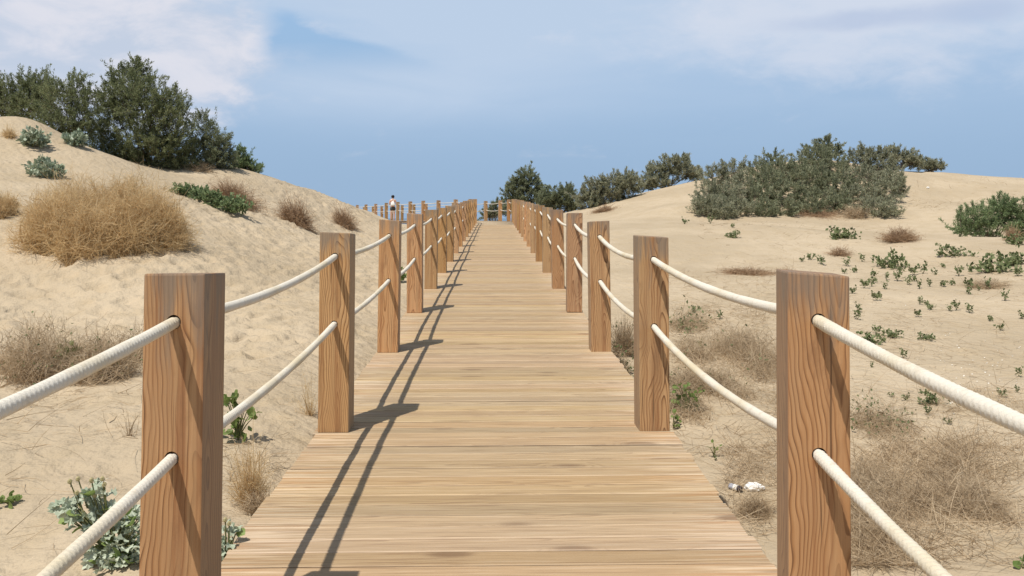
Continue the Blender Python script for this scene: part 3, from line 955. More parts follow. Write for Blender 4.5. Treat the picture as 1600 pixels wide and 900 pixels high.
# right hand side
shrub('tamarisk_tree', on_ground(822, 51), [(822, 278, 14, 14), (810, 290, 14, 12), (832, 290, 14, 14), (803, 303, 16, 14), (826, 308, 22, 14), (838, 318, 16, 14), (812, 325, 26, 14)], 51, 'tamarisk_dark',
      'upright tamarisk tree behind the bend of the boardwalk fence', 'tree', plume=0.55, dens=1.1, foliage='crown')
shrub('tamarisk_shrub', on_ground(868, 47.5), [(866, 303, 18, 12), (884, 306, 14, 14), (856, 314, 16, 14), (874, 322, 24, 14), (893, 320, 10, 14)], 47.5, 'tamarisk_dark',
      'low dense round tamarisk next to the upright tree behind the fence', 'shrub', plume=0.5, dens=1.2)
shrub('tamarisk_shrub', on_ground(772, 55), [(772, 330, 12, 10), (784, 325, 10, 14), (760, 336, 10, 6)], 55, 'tamarisk_dark',
      'sparse bare twigged bush seen through the ropes at the bend', 'shrub', plume=0.5, dens=0.5)
shrub('tamarisk_shrub', on_ground(930, 43), [(912, 308, 16, 16), (935, 300, 20, 20), (958, 290, 18, 18), (975, 284, 16, 14), (948, 312, 24, 14), (978, 302, 16, 16), (920, 320, 20, 8), (992, 288, 10, 14)], 43, 'tamarisk_grey',
      'long grey green tamarisk running up the slope right of the round bush', 'shrub', plume=0.5, dens=1.2)
shrub('tamarisk_shrub', on_ground(1042, 45.5), [(1022, 272, 16, 14), (1045, 260, 16, 14), (1062, 256, 14, 12), (1068, 270, 22, 12), (1085, 272, 12, 10), (1030, 284, 20, 10), (1010, 286, 12, 10)], 45.5, 'tamarisk_grey',
      'tamarisk on the skyline between the sloping bush and the wide thicket', 'shrub', plume=0.5, dens=1.1)
shrub('tamarisk_shrub', on_ground(1130, 37), [(1118, 282, 22, 22), (1145, 272, 22, 22), (1108, 308, 20, 22), (1135, 308, 26, 22), (1160, 295, 20, 28), (1120, 330, 28, 12), (1155, 326, 24, 12), (1100, 325, 14, 16), (1130, 335, 20, 8)], 37, 'tamarisk_grey',
      'grey green tamarisk forming the left end of the wide thicket on the right dune', 'shrub', plume=0.5, dens=1.15, air=.2, follow=6)
shrub('tamarisk_shrub', on_ground(1200, 39), [(1185, 270, 22, 20), (1210, 258, 22, 20), (1225, 272, 26, 26), (1200, 292, 28, 24), (1185, 312, 24, 16), (1228, 305, 24, 20), (1222, 326, 22, 12), (1190, 330, 18, 9)], 39, 'tamarisk_olive',
      'darker green tamarisk second from the left end of the wide thicket', 'shrub', plume=0.5, dens=1.2, follow=6)
shrub('tamarisk_shrub', on_ground(1290, 40), [(1288, 228, 14, 16), (1300, 238, 16, 12), (1272, 252, 26, 20), (1300, 262, 28, 24), (1268, 285, 30, 24), (1305, 292, 28, 22), (1280, 312, 34, 14), (1250, 268, 16, 22), (1262, 326, 20, 9), (1305, 322, 20, 12), (1270, 240, 14, 14)], 40, 'tamarisk_olive',
      'tamarisk with the highest tip in the middle of the wide thicket on the right dune', 'shrub', plume=0.5, dens=1.15, follow=6)
shrub('tamarisk_shrub', on_ground(1365, 38.5), [(1340, 256, 24, 20), (1372, 258, 24, 20), (1392, 272, 20, 24), (1352, 285, 30, 26), (1385, 300, 24, 22), (1340, 308, 26, 16), (1370, 326, 28, 14), (1398, 288, 14, 20), (1385, 335, 20, 8), (1350, 240, 10, 12), (1378, 242, 8, 12)], 38.5, 'tamarisk_grey',
      'brownish grey tamarisk forming the right end of the wide thicket', 'shrub', plume=0.5, dens=1.05, follow=6)
shrub('tamarisk_shrub', on_ground(1398, 44.5), [(1396, 242, 10, 12), (1408, 252, 16, 12), (1426, 248, 12, 12), (1432, 256, 14, 8)], 44.5, 'tamarisk_grey',
      'thin spiky tamarisk on the dune top just behind the right end of the thicket', 'shrub', plume=0.5, dens=0.8)
shrub('tamarisk_shrub', on_ground(1452, 45.5), [(1448, 258, 14, 8), (1464, 261, 10, 6)], 45.5, 'tamarisk_grey',
      'smallest low grey bush on the crest of the right dune', 'shrub', plume=0.4, dens=0.9)
shrub('tamarisk_shrub', on_ground(1550, 26.5), [(1505, 352, 22, 18), (1530, 345, 24, 22), (1555, 335, 26, 24), (1568, 328, 18, 18), (1590, 345, 26, 26), (1545, 358, 44, 14), (1612, 340, 26, 26)], 26.5, 'bright_shrub',
      'soft green tamarisk half hidden by the sand lip at the right edge', 'shrub', plume=0.4, dens=1.25)


# ------------------------------------------------------------------ dry bushes
def dry_bush(name, px, py, rx, h, mat, label, n, cat='bush', wid=0.004, Y=None, flat=False, green=0, core=0.35, depth=0.8, group=None, curl=0.5, side_twigs=3, clumps=0):
    """px,py: the foot in the picture; rx,h half width and height in picture pixels"""
    b = place(px, py) if Y is None else on_ground(px, Y, py)
    s = b[1] / F
    RX, H = rx * s, h * s
    Wf = max(1.0, 1.0)
    RY = RX * depth
    ctr = b + np.array([0, RY * 0.8, 0])
    a = rng.uniform(0, 2 * math.pi, n); r0 = np.sqrt(rng.random(n)) * core
    p0 = ctr + np.stack([np.cos(a) * r0 * RX, np.sin(a) * r0 * RY, np.zeros(n)], 1)
    p0[:, 2] = terrain(p0[:, 0], p0[:, 1]) - 0.01
    u = rdir(n); u[:, 2] = np.abs(u[:, 2]) * (0.55 if flat else 0.9)
    rr = rng.uniform(0.35, 1.05, n)[:, None] * (1 + 0.18 * np.sin(np.arctan2(u[:, 1], u[:, 0]) * 5 + 1.3)[:, None])
    tip = ctr + u * rr * np.array([RX, RY, H])
    if clumps:
        # several tufts grown together, each with its own crown
        ca = rng.uniform(0, 6.283, clumps); cr = np.sqrt(rng.random(clumps)) * .72
        cc = np.stack([np.cos(ca) * cr * RX, np.sin(ca) * cr * RY, np.zeros(clumps)], 1)
        hh = np.sqrt(np.maximum(1 - cr ** 2, .15)) * rng.uniform(.75, 1.1, clumps)
        pk = rng.integers(0, clumps, n); sub = 0.48
        p0 = ctr + cc[pk] + np.stack([np.cos(a) * r0 * RX, np.sin(a) * r0 * RY, np.zeros(n)], 1) * .4
        p0[:, 2] = terrain(p0[:, 0], p0[:, 1]) - 0.01
        uu = u * rng.uniform(0.45, 1.05, n)[:, None]
        tip = ctr + cc[pk] + uu * np.stack([np.full(n, RX * sub), np.full(n, RY * sub), H * hh[pk]], 1)
    tz = terrain(tip[:, 0], tip[:, 1])
    tip[:, 2] = np.maximum(tip[:, 2] - ctr[2] + tz, tz + 0.015)
    D = tip - p0
    C = rng.normal(size=(n, 3)) * curl * 0.25 * np.array([RX, RY, H * .6])
    C[:, 2] -= 0.16 * H
    D1 = D - C
    L = np.linalg.norm(D1, axis=1)
    g = Geo()
    Wd = wid * rng.uniform(0.6, 1.4, n)
    ribbons(g, p0, unit(D1), L, Wd, C, nseg=4)
    for k in range(side_twigs):
        t = rng.uniform(0.35, 0.98, n)[:, None]
        q = p0 + D1 * t + C * t * t
        dd = unit(unit(D) * 0.5 + rdir(n) * 0.9 + np.array([0, 0, 0.15]))
        ll = rng.uniform(0.10, 0.30, n) * (RX * 0.35 + H * 0.35)
        ribbons(g, q, dd, ll, Wd * 0.75, rng.normal(size=(n, 3)) * 0.25 * ll[:, None], nseg=2)
    # a few woody stems among the fine growth
    k = rng.integers(0, n, max(6, n // 28))
    ribbons(g, p0[k], unit(D1[k]), L[k] * .8, Wd[k] * 3.2, C[k], nseg=5)
    me = g.mesh(name, b)
    if green:
        root = thing(name, b, label, cat, group)
        link('twigs', me, M[mat], root)
        gg = Geo()
        ng = green
        k = rng.integers(0, n, ng); t = rng.uniform(0.5, 1, ng)[:, None]
        q = p0[k] + D1[k] * t + C[k] * t * t
        leaves(gg, q, unit(rdir(ng) + [0, 0, .4]), 0.03 * b[1] / 6 * rng.uniform(.7, 1.3, ng), 0.018 * b[1] / 6)
        link('leaves', gg.mesh('leaves', b), M['seedling'], root)
        return root
    return tag(link(name, me, M[mat], None, b), label, cat, group)


dry_bush('dry_bush', 122, 404, 128, 152, 'straw', 'biggest straw coloured dry bush, dome shaped, on the left dune slope', 8500, wid=0.0075, depth=0.85, core=0.75, curl=0.9, side_twigs=6, clumps=17)
dry_bush('dry_bush', -6, 342, 40, 52, 'straw', 'pale straw bush at the picture edge behind the biggest straw bush', 1300, wid=0.006, core=.7, curl=.9, side_twigs=4, clumps=7)
dry_bush('dry_brush', 358, 318, 52, 44, 'red_brush', 'rusty dry brush behind the creeping green plant on the left dune', 1500, wid=0.008)
dry_bush('dry_brush', 458, 352, 38, 52, 'red_brush', 'brown dry brush standing on the bare slope above the first leaning ropes', 1300, wid=0.008)
dry_bush('dry_brush', 535, 358, 28, 38, 'red_brush', 'small brown dry brush nearest the dune edge by the fence', 800, wid=0.008)
dry_bush('dry_brush', 305, 270, 28, 18, 'dry_twig', 'thin dry grass under the largest dark bush', 350, wid=0.010)
dry_bush('dry_brush', 8, 218, 16, 22, 'straw', 'faded grass tuft on the dune crest at the picture edge', 260, wid=0.009)
dry_bush('dry_shrub', 42, 612, 145, 132, 'dry_twig', 'brown dry shrub with seed heads low on the left, above the rope', 2300, wid=0.0046, green=220, core=.9, depth=1.2, curl=.9, clumps=7)
dry_bush('dry_grass', 385, 800, 46, 150, 'straw', 'tuft of fine dry grass between the nearest left post and the deck', 420, wid=0.0024, depth=0.6)
dry_bush('dry_grass', 405, 812, 42, 72, 'dry_twig', 'matted brown thatch at the deck edge below the fine dry grass', 800, wid=0.003, depth=0.6, flat=True)
dry_bush('dry_grass', 478, 655, 34, 85, 'straw', 'sparse thin dry grass in front of the second left post', 60, wid=0.003, core=0.15)
dry_bush('dry_grass', 195, 690, 28, 70, 'dry_twig', 'few bare dark stalks left of the nearest left post', 26, wid=0.003, core=0.3)
dry_bush('dry_brush', 978, 560, 32, 78, 'dry_twig', 'dry brown brush between the third and second right posts', 1200, wid=0.004, green=60)
dry_bush('dry_brush', 972, 592, 26, 45, 'dry_twig', 'low dry weeds at the deck edge right behind the second right post', 500, wid=0.004, green=200)
dry_bush('dry_brush', 1140, 668, 100, 80, 'dry_twig', 'grey brown tangle of dry brush beyond the lower rope left of the nearest right post', 1700, wid=0.0042, flat=True, green=70, core=1.0, depth=1.6, curl=.9, clumps=9)
dry_bush('dry_brush', 1180, 592, 95, 88, 'dry_twig', 'tall loose dry brush between second and nearest right posts, crossed by ropes', 1400, wid=0.0045, green=40, core=1.0, depth=1.6, curl=.9, clumps=9)
dry_bush('dry_brush', 1085, 522, 50, 46, 'dry_twig', 'small open dry weed beside the second right post', 330, wid=0.0045, green=90, core=.9, depth=1.3)
dry_bush('dry_brush', 1188, 815, 42, 60, 'dry_twig', 'dead twig heap at the deck edge under the white scrap', 900, wid=0.0026, flat=True)
dry_bush('dry_brush', 1180, 432, 60, 20, 'red_brush', 'flat rusty brush lying on the sand between the right posts', 600, wid=0.007, flat=True)
dry_bush('dry_brush', 1235, 432, 22, 16, 'red_brush', 'tiny rusty brush touching the top of the nearest right post', 240, wid=0.007)
dry_bush('dry_brush', 1320, 403, 28, 20, 'red_brush', 'thin reddish weeds on the flat below the wide thicket', 320, wid=0.008)
dry_bush('dry_brush', 1418, 380, 38, 28, 'red_brush', 'dry reddish brown bush on the sand lip left of the soft green tamarisk', 1100, wid=0.009)
dry_bush('dry_brush', 1590, 378, 18, 30, 'red_brush', 'rust coloured bush in front of the soft green tamarisk at the right edge', 500, wid=0.009)
dry_bush('dry_brush', 1560, 455, 50, 26, 'dry_twig', 'faint pale dry weeds on the open sand at the right edge', 420, wid=0.006, flat=True)
dry_bush('dry_brush', 1440, 872, 140, 95, 'dry_twig', 'broad dry thatch of grass and twigs right of the nearest right post', 2600, wid=0.0032, flat=True, core=1.0, depth=2.0, curl=.9, clumps=13)
dry_bush('dry_brush', 1570, 830, 95, 75, 'dry_twig', 'dry thatch at the right edge between the two near ropes', 1700, wid=0.0032, flat=True, core=1.0, depth=2.0, curl=.9, clumps=13)
dry_bush('dry_brush', 1410, 690, 75, 75, 'dry_twig', 'thin upright dry stalks behind the nearest right post', 380, wid=0.0036, core=0.9, green=160, depth=1.2)
dry_bush('dry_brush', 1345, 345, 30, 28, 'dry_twig', 'brown dead scrub at the foot of the wide thicket', 700, wid=0.010)
dry_bush('dry_brush', 1290, 345, 60, 16, 'red_brush', 'low dead grass fringe below the middle of the wide thicket', 600, wid=0.009, flat=True)
dry_bush('dry_brush', 945, 333, 26, 14, 'red_brush', 'rusty grass below the sloping tamarisk behind the right fence', 400, wid=0.012)
dry_bush('bare_twigs', 772, 348, 14, 58, 'bark', 'leafless twigs standing up behind the ropes at the bend', 40, wid=0.022, Y=53, core=0.3)

# loose twigs on the sand: stuff
g = Geo()
for (x0, x1, y0, y1, n, wd, lift) in [(1335, 1600, 700, 890, 4200, 0.0038, .12), (1330, 1600, 610, 740, 1100, 0.0038, .10), (1050, 1215, 480, 720, 2600, 0.0045, .08), (990, 1215, 425, 500, 500, 0.006, .05), (1130, 1215, 700, 840, 900, 0.0036, .08), (1060, 1600, 470, 890, 500, 0.0032, .01), (160, 480, 560, 860, 150, 0.0028, .01),
                                (0, 230, 560, 700, 250, 0.0034, .04), (0, 230, 700, 890, 40, 0.003, .01), (1130, 1600, 390, 480, 700, 0.0055, .03), (1220, 1600, 480, 620, 900, 0.0042, .04), (1100, 1420, 345, 385, 260, 0.009, .03), (1420, 1600, 280, 330, 200, 0.012, .05), (350, 430, 700, 800, 140, .003, .06), (240, 420, 285, 345, 160, .007, .04)]:
    q = [place(x, y_) for x, y_ in ((x0, y0), (x1, y0), (x0, y1), (x1, y1))]
    u, v = rng.random(n)[:, None], rng.random(n)[:, None]
    # uneven: gather into loose drifts
    cl = rng.random((12, 2)); pick = rng.integers(0, 12, n); lo = rng.random(n) < .6
    u = np.where(lo[:, None], np.clip(cl[pick, :1] + rng.normal(size=(n, 1)) * .09, 0, 1), u)
    v = np.where(lo[:, None], np.clip(cl[pick, 1:] + rng.normal(size=(n, 1)) * .09, 0, 1), v)
    pts = (q[0] * (1 - u) + q[1] * u) * (1 - v) + (q[2] * (1 - u) + q[3] * u) * v
    pts = pts[np.abs(pts[:, 0]) > 1.2]; n = len(pts)
    pts[:, 2] = terrain(pts[:, 0], pts[:, 1]) + 0.01
    dd = rdir(n) * np.array([1, 1, 0.12 + lift * 4]); dd[:, 2] = np.abs(dd[:, 2])
    ll = rng.uniform(0.05, 0.24, n) * (1 + wd * 60)
    ribbons(g, pts, unit(dd), ll, wd * rng.uniform(.7, 1.4, n), rng.normal(size=(n, 3)) * ll[:, None] * [.3, .3, .05], nseg=3)
tag(link('twig_litter', g.mesh('twig_litter'), M['dry_twig']), 'loose dead twigs scattered over the sand', kind='stuff')
# shell crumbs
g = Geo()
pts = [place(rng.uniform(1460, 1600), rng.uniform(520, 660)) for _ in range(110)] + [place(rng.uniform(1250, 1480), rng.uniform(460, 680)) for _ in range(50)]
pts = np.array(pts) + [0, 0, 0.012]
leaves(g, pts, unit(rdir(len(pts)) * [1, 1, .3]), rng.uniform(.012, .03, len(pts)), 0.014)
M['shell'] = flat_mat('white_shell', (0.78, 0.74, 0.66))
tag(link('shell_fragments', g.mesh('shell_fragments'), M['shell']), 'white shell crumbs strewn on the sand at the right', kind='stuff')

# ------------------------------------------------------------------ seedlings
def seedling_mesh(k, tall):
    g = Geo()
    n = 4 + k % 3
    for s in range(n):
        a = rng.uniform(0, 6.28)
        top = np.array([math.cos(a) * .09, math.sin(a) * .09, tall * rng.uniform(.5, 1)])
        ribbons(g, np.zeros((1, 3)), unit(top)[None], np.linalg.norm(top), 0.012, nseg=2)
        m = 6
        t = rng.uniform(.3, 1, m)[:, None]
        d = unit(rdir(m) + [0, 0, .35])
        leaves(g, top * t, d, rng.uniform(.05, .085, m), rng.uniform(.04, .06, m))
    return g.mesh('seedling')


SD = [seedling_mesh(k, 0.16 + 0.03 * k) for k in range(6)]
for me in SD: me.materials.append(M['seedling'])
small = [(1268, 406), (1253, 409), (1285, 414), (1322, 416), (1347, 409), (1378, 420), (1475, 419), (1407, 425), (1428, 430), (1460, 430), (1442, 428), (1385, 438), (1368, 442), (1335, 426), (1320, 428), (1418, 445), (1437, 452), (1453, 448), (1472, 448), (1488, 446), (1515, 450), (1513, 460), (1543, 452), (1498, 432), (1375, 466), (1332, 459), (1350, 451),
         (1342, 488), (1340, 500), (1437, 476), (1446, 477), (1454, 485), (1435, 495), (1483, 486), (1515, 490), (1495, 486), (1548, 502), (1563, 516), (1370, 522), (1362, 575), (1592, 590), (1590, 616), (1392, 622), (1415, 626), (1567, 622), (1118, 722), (1125, 500), (1075, 522), (1088, 488), (1093, 540), (1370, 470), (1382, 452), (1362, 448), (1402, 440), (1425, 440), (1365, 432), (1396, 422), (1530, 455), (1570, 470), (1110, 350), (1145, 356), (1070, 350), (1590, 432), (1598, 500), (1412, 560), (1450, 650), (1480, 665)]
for i, (px, py) in enumerate(small):
    b = place(px, py)
    size = (9 + 7 * rng.random()) / F * b[1] / 0.22
    o = link('seedling', SD[i % 6], loc=b)
    o.scale = (size,) * 3; o.rotation_euler = (0, 0, rng.uniform(0, 6.28))
    tag(o, 'little green seedling scattered on the open sand on the right side', 'seedling', 'seedlings scattered over the sandy flat')
for (px, py, wd, lab) in [(1393, 418, 40, 'biggest leafy seedling in the middle of the flat, below the thicket'), (1490, 400, 34, 'leafy seedling alone below the left end of the soft green tamarisk'), (1553, 425, 52, 'wide leafy clump on the sand below the soft green tamarisk'),
                          (1585, 415, 46, 'leafy clump at the right edge, above the wide clump'), (1315, 373, 40, 'low green mat on the sand ridge below the wide thicket'), (1395, 528, 26, 'single seedling just above the top right rope near the post'), (1446, 530, 24, 'single seedling above the middle of the top right rope'),
                          (1355, 538, 42, 'leafy sprig poking up behind the top right rope beside the post'), (1455, 632, 34, 'yellowish weed just under the top right rope'), (1590, 382, 30, 'dark leafy clump on the sand lip at the right edge'), (1147, 372, 22, 'low dark green tuft left of the sand mound')]:
    b = place(px, py)
    s = b[1] / F
    g, st = Geo(), Geo()
    n = 26
    c = b + rng.normal(size=(n, 3)) * np.array([wd * .32 * s, wd * .25 * s, 0])
    c[:, 2] = b[2] + np.abs(rng.normal(size=n)) * wd * .22 * s + .01
    for q in c:
        d = unit(rdir(7) + [0, 0, .4])
        leaves(g, q + rng.normal(size=(7, 3)) * wd * .05 * s, d, wd * .15 * s * rng.uniform(.7, 1.3, 7), wd * .11 * s)
    ribbons(st, np.repeat(b[None], n, 0), unit(c - b), np.linalg.norm(c - b, axis=1), 0.07 * wd * s * .4, nseg=2)
    root = thing('leafy_plant', b, lab, 'plant')
    link('foliage', g.mesh('foliage', b), M['seedling'], root)
    link('stems', st.mesh('stems', b), M['green_stem'], root)


# ------------------------------------------------------------------ near plants, every leaf an object
def leaf_mesh(kind, k):
    r = np.random.default_rng(300 + k)
    bm = bmesh.new()
    if kind == 'holly':
        n = 7
        ang = np.linspace(-2.25, 2.25, n * 2 - 1)
        out = [(0, 0)]
        for i, a in enumerate(ang):
            rr = (1.0 - 0.12 * abs(a)) if i % 2 == 0 else 0.66 - 0.05 * r.random()
            out.append((math.sin(a) * rr * 0.5, 0.45 + math.cos(a) * rr * 0.5))
    else:
        out = [(0, 0)]
        n = 9
        for i in range(n):
            a = -2.5 + 5.0 * i / (n - 1)
            rr = 1 + (0.08 if i % 2 else -0.10)
            out.append((math.sin(a) * 0.46 * rr, 0.46 + math.cos(a) * 0.5 * rr))
    c = bm.verts.new((0, 0.42, 0.0))
    vs = []
    for i, (x, y) in enumerate(out):
        z = 0.22 * abs(x) - 0.25 * (y - .42) ** 2 + r.normal() * (0.09 if kind == 'holly' else 0.03)
        vs.append(bm.verts.new((x, y, z)))
    for i in range(len(vs)):
        bm.faces.new((c, vs[i], vs[(i + 1) % len(vs)]))
    me = bm_mesh('leaf', bm, False)
    return me


HL = [leaf_mesh('holly', k) for k in range(5)]
BL = [leaf_mesh('broad', 20 + k) for k in range(4)]
for me in HL: me.materials.append(M['holly'])
for me in BL: me.materials.append(M['broad'])
M['holly_young'] = leaf_mat('sea_holly_young_leaf', [(0.0, (0.13, 0.20, 0.05)), (0.6, (0.24, 0.33, 0.10)), (1.0, (0.34, 0.42, 0.16))], 0.35, 0.5, 9.0)
HY = [leaf_mesh('broad', 40 + k) for k in range(2)]
for me in HY: me.materials.append(M['holly_young'])
M['head'] = flat_mat('holly_head', (0.36, 0.31, 0.16), 0.8, 90)
M['bract'] = flat_mat('holly_bract', (0.62, 0.60, 0.48), 0.7, 60)
bmh = bmesh.new(); bmesh.ops.create_icosphere(bmh, subdivisions=2, radius=1)
for v in bmh.verts: v.co *= 1 + random.uniform(-.12, .12)
HEAD = bm_mesh('flower_head', bmh); HEAD.materials.append(M['head'])
bmh = bmesh.new()
for k in range(7):
    a = k / 7 * 6.283
    p = [bmh.verts.new((math.cos(a + d) * rr, math.sin(a + d) * rr, z)) for d, rr, z in ((-.3, .6, 0), (0, 3.2, -.5 + (k % 2) * .7), (.3, .6, 0))]
    bmh.faces.new(p)
BRACT = bm_mesh('bract_ring', bmh, False); BRACT.materials.append(M['bract'])


def leafy(name, foot, clumps, meshes, label, size, n, heads=(), young=0, upright=0.5, Y=None):
    """clumps: (px,py,rx,ry) picture ellipses at the plant's distance"""
    b = place(*foot) if Y is None else on_ground(foot[0], Y, foot[1])
    root = thing(name, b, label, 'plant')
    s = b[1] / F
    st = Geo()
    tot = sum(c[2] * c[3] for c in clumps)
    for (cx, cy, rx, ry) in clumps:
        m = max(4, int(n * rx * ry / tot))
        for k in range(m):
            u = rdir(1)[0] * rng.uniform(0.35, 1.0)
            q = np.array(P(cx, cy, b[1])) + u * np.array([rx * s, rx * s * .8, ry * s])
            q[2] = max(q[2], ground_z(q[0], q[1]) + 0.015)
            outw = unit(u * [1, 1, .4] + [0, -.15, upright] + rng.normal(size=3) * .3)
            Z = Vector(unit(rng.normal(size=3) * .45 + [-.1, -.35, .8]))
            Yv = Vector(outw); Xv = Yv.cross(Z).normalized(); Z = Xv.cross(Yv)
            mm = Matrix((Xv, Yv, Z)).transposed().to_4x4()
            o = link('leaf', meshes[k % len(meshes)] if rng.random() > young else HY[k % 2], parent=root)
            sc = size * rng.uniform(.65, 1.25)
            o.matrix_local = Matrix.Translation(Vector(q - b)) @ mm @ Matrix.Scale(sc, 4)
            if k % 2 == 0:
                tip = q; mid = (b + q) / 2 + [0, 0, .03]
                t = np.linspace(0, 1, 5)[:, None]
                tube(st, b * (1 - t) ** 2 + 2 * mid * t * (1 - t) + tip * t * t, np.linspace(.0045, .002, 5), 4)
    for (hx, hy) in heads:
        q = np.array(P(hx, hy, b[1] - 0.02))
        h = link('flower_head', HEAD, parent=root, loc=q - b); h.scale = (.0085, .0085, .010)
        r = link('bract_ring', BRACT, parent=h); r.location = (0, 0, -.6); r.rotation_euler = (rng.normal() * .3, rng.normal() * .3, rng.uniform(0, 3))
        low = np.array(P(hx + (foot[0] - hx) * .25, hy + 45, b[1]))
        t = np.linspace(0, 1, 5)[:, None]
        tube(st, low * (1 - t) + q * t, np.linspace(.004, .0025, 5), 4)
    link('stems', st.mesh('stems', b), M['green_stem'], root)
    return root


leafy('sea_holly', (180, 885), [(135, 800, 34, 24), (170, 812, 34, 26), (205, 850, 40, 34), (185, 885, 40, 24), (110, 792, 26, 14), (150, 772, 18, 14), (215, 815, 24, 18), (220, 880, 34, 22), (160, 850, 26, 24)], HL,
      'silvery sea holly with flower heads left of the nearest left post, by the lower rope', 0.052, 300,
      heads=[(109, 752), (122, 748), (143, 750), (160, 748), (163, 757), (120, 770), (148, 774), (204, 832), (193, 856)], young=0.12, upright=.25)
leafy('sea_holly', (356, 890), [(355, 840, 14, 18), (352, 870, 16, 16)], HL, 'sea holly squeezed between the nearest left post and the deck edge', 0.045, 34, heads=[(352, 812), (358, 818)], young=0.05)
leafy('bushy_weed', (372, 690), [(362, 632, 20, 18), (382, 650, 18, 20), (360, 668, 16, 18), (375, 680, 14, 10)], BL, 'bushy green weed behind the nearest left post, crossed by the lower rope', 0.055, 60)
leafy('bushy_weed', (1075, 645), [(1066, 606, 14, 10), (1082, 612, 18, 14), (1062, 626, 10, 10), (1085, 630, 12, 12)], BL, 'green weed growing out of dry brush right of the second right post', 0.045, 44)
leafy('bushy_weed', (1052, 672), [(1052, 645, 6, 6), (1054, 660, 8, 10)], BL, 'small dark green weed tucked against the second right post', 0.04, 16)
leafy('bushy_weed', (15, 795), [(10, 783, 16, 10), (28, 790, 12, 5)], BL, 'tiny green sprig on bare sand at the picture edge left of the sea holly', 0.035, 18)
leafy('bushy_weed', (112, 590), [(108, 552, 16, 14), (122, 566, 10, 8)], BL, 'green sprig growing in the brown dry shrub above the upper left rope', 0.05, 30)
leafy('bushy_weed', (1598, 892), [(1597, 880, 8, 8), (1602, 892, 8, 6)], BL, 'green leaves at the lower right picture edge', 0.045, 8)
leafy('bushy_weed', (1116, 716), [(1116, 700, 8, 10)], BL, 'lone green seedling on bare sand right of the second right post', 0.032, 7)
leafy('bushy_weed', (625, 440), [(624, 425, 8, 12), (628, 436, 8, 6)], BL, 'green tuft seen between the third and fourth left posts', 0.10, 26)

# ------------------------------------------------------------------ litter
b = place(1150, 768)
root = thing('plastic_vial', b + [0, 0, .022], 'small clear vial with white band and dark cap lying on the sand', 'vial')
M['vial'] = flat_mat('vial_plastic', (0.36, 0.37, 0.42), 0.25, 30, .1, spec=.5)
M['white'] = flat_mat('white_paper', (0.80, 0.78, 0.74), 0.8, 60, .06)
M['dark_cap'] = flat_mat('dark_cap', (0.05, 0.04, 0.05), 0.4, 40)


def lathe(prof, n=14):
    bm = bmesh.new(); rows = []
    for r, z in prof: rows.append([bm.verts.new((math.cos(k / n * 6.2832) * r, math.sin(k / n * 6.2832) * r, z)) for k in range(n)])
    for a, c in zip(rows[:-1], rows[1:]):
        for k in range(n): bm.faces.new((a[k], a[(k + 1) % n], c[(k + 1) % n], c[k]))
    bm.faces.new(rows[0]); bm.faces.new(rows[-1])
    return bm_mesh('lathe', bm)


root.rotation_euler = (R(88), 0, R(35)); root.scale = (1.45,) * 3
link('body', lathe([(.010, -.04), (.014, -.037), (.014, -.008)]), M['vial'], root)
link('band', lathe([(.0150, -.010), (.0152, .012), (.0150, .013)]), M['white'], root)
link('cap', lathe([(.0135, .0135), (.0145, .016), (.0145, .028), (.012, .031)]), M['dark_cap'], root)


def crumple(name, loc, rx, ry, rz, label, cat, seed):
    bm = bmesh.new(); bmesh.ops.create_icosphere(bm, subdivisions=3, radius=1)
    r = np.random.default_rng(seed)
    ph = r.uniform(0, 6, (6, 3)); fr = r.normal(size=(6, 3)) * 4.5
    for v in bm.verts:
        k = sum(abs(math.sin(v.co.dot(Vector(fr[i])) + ph[i][0])) for i in range(6)) / 6
        v.co = Vector((v.co.x * rx, v.co.y * ry, (v.co.z + .6) * rz)) * (0.55 + 0.75 * k)
    return tag(link(name, bm_mesh(name, bm), M['white'], None, loc), label, cat)


crumple('crumpled_paper', place(1178, 770), .068, .042, .03, 'crumpled white paper scrap on dead twigs by the deck edge', 'litter', 3)
crumple('plastic_scrap', place(1450, 295), 0.07, .05, .05, 'tiny white scrap of litter high on the right dune', 'litter', 5)

# ------------------------------------------------------------------ person on the far deck
def skin_mesh(name, verts, edges, radii, sub=2, root=0):
    me = bpy.data.meshes.new(name); me.from_pydata(verts, edges, [])
    o = bpy.data.objects.new(name, me); COL.objects.link(o)
    md = o.modifiers.new('skin', 'SKIN'); md.use_smooth_shade = True
    for v, r in zip(me.skin_vertices[0].data, radii):
        v.radius = r if isinstance(r, tuple) else (r, r)
    me.skin_vertices[0].data[root].use_root = True
    sb = o.modifiers.new('sub', 'SUBSURF'); sb.levels = sub; sb.render_levels = sub
    dg = bpy.context.evaluated_depsgraph_get()
    res = bpy.data.meshes.new_from_object(o.evaluated_get(dg)); res.name = name
    res.materials.clear()
    bpy.data.objects.remove(o)
    smooth(res)
    return res


M['skin'] = flat_mat('skin', (0.62, 0.36, 0.25), 0.6, 30, .08)
M['hair'] = flat_mat('dark_hair', (0.018, 0.012, 0.012), 0.5, 80, .3)
M['shorts'] = flat_mat('grey_shorts', (0.075, 0.075, 0.07), 0.85, 60, .2)
M['top'] = flat_mat('pink_top', (0.72, 0.44, 0.36), 0.8, 50, .1)
M['bag'] = flat_mat('white_cloth', (0.82, 0.80, 0.76), 0.8, 40, .06)
pp = Vector((-6.77, 54.6, float(zdeck(54.6))))
person = thing('person', pp, 'person with dark hair, white backpack and grey shorts standing on the far deck', 'person')
person.rotation_euler = (0, 0, R(8))
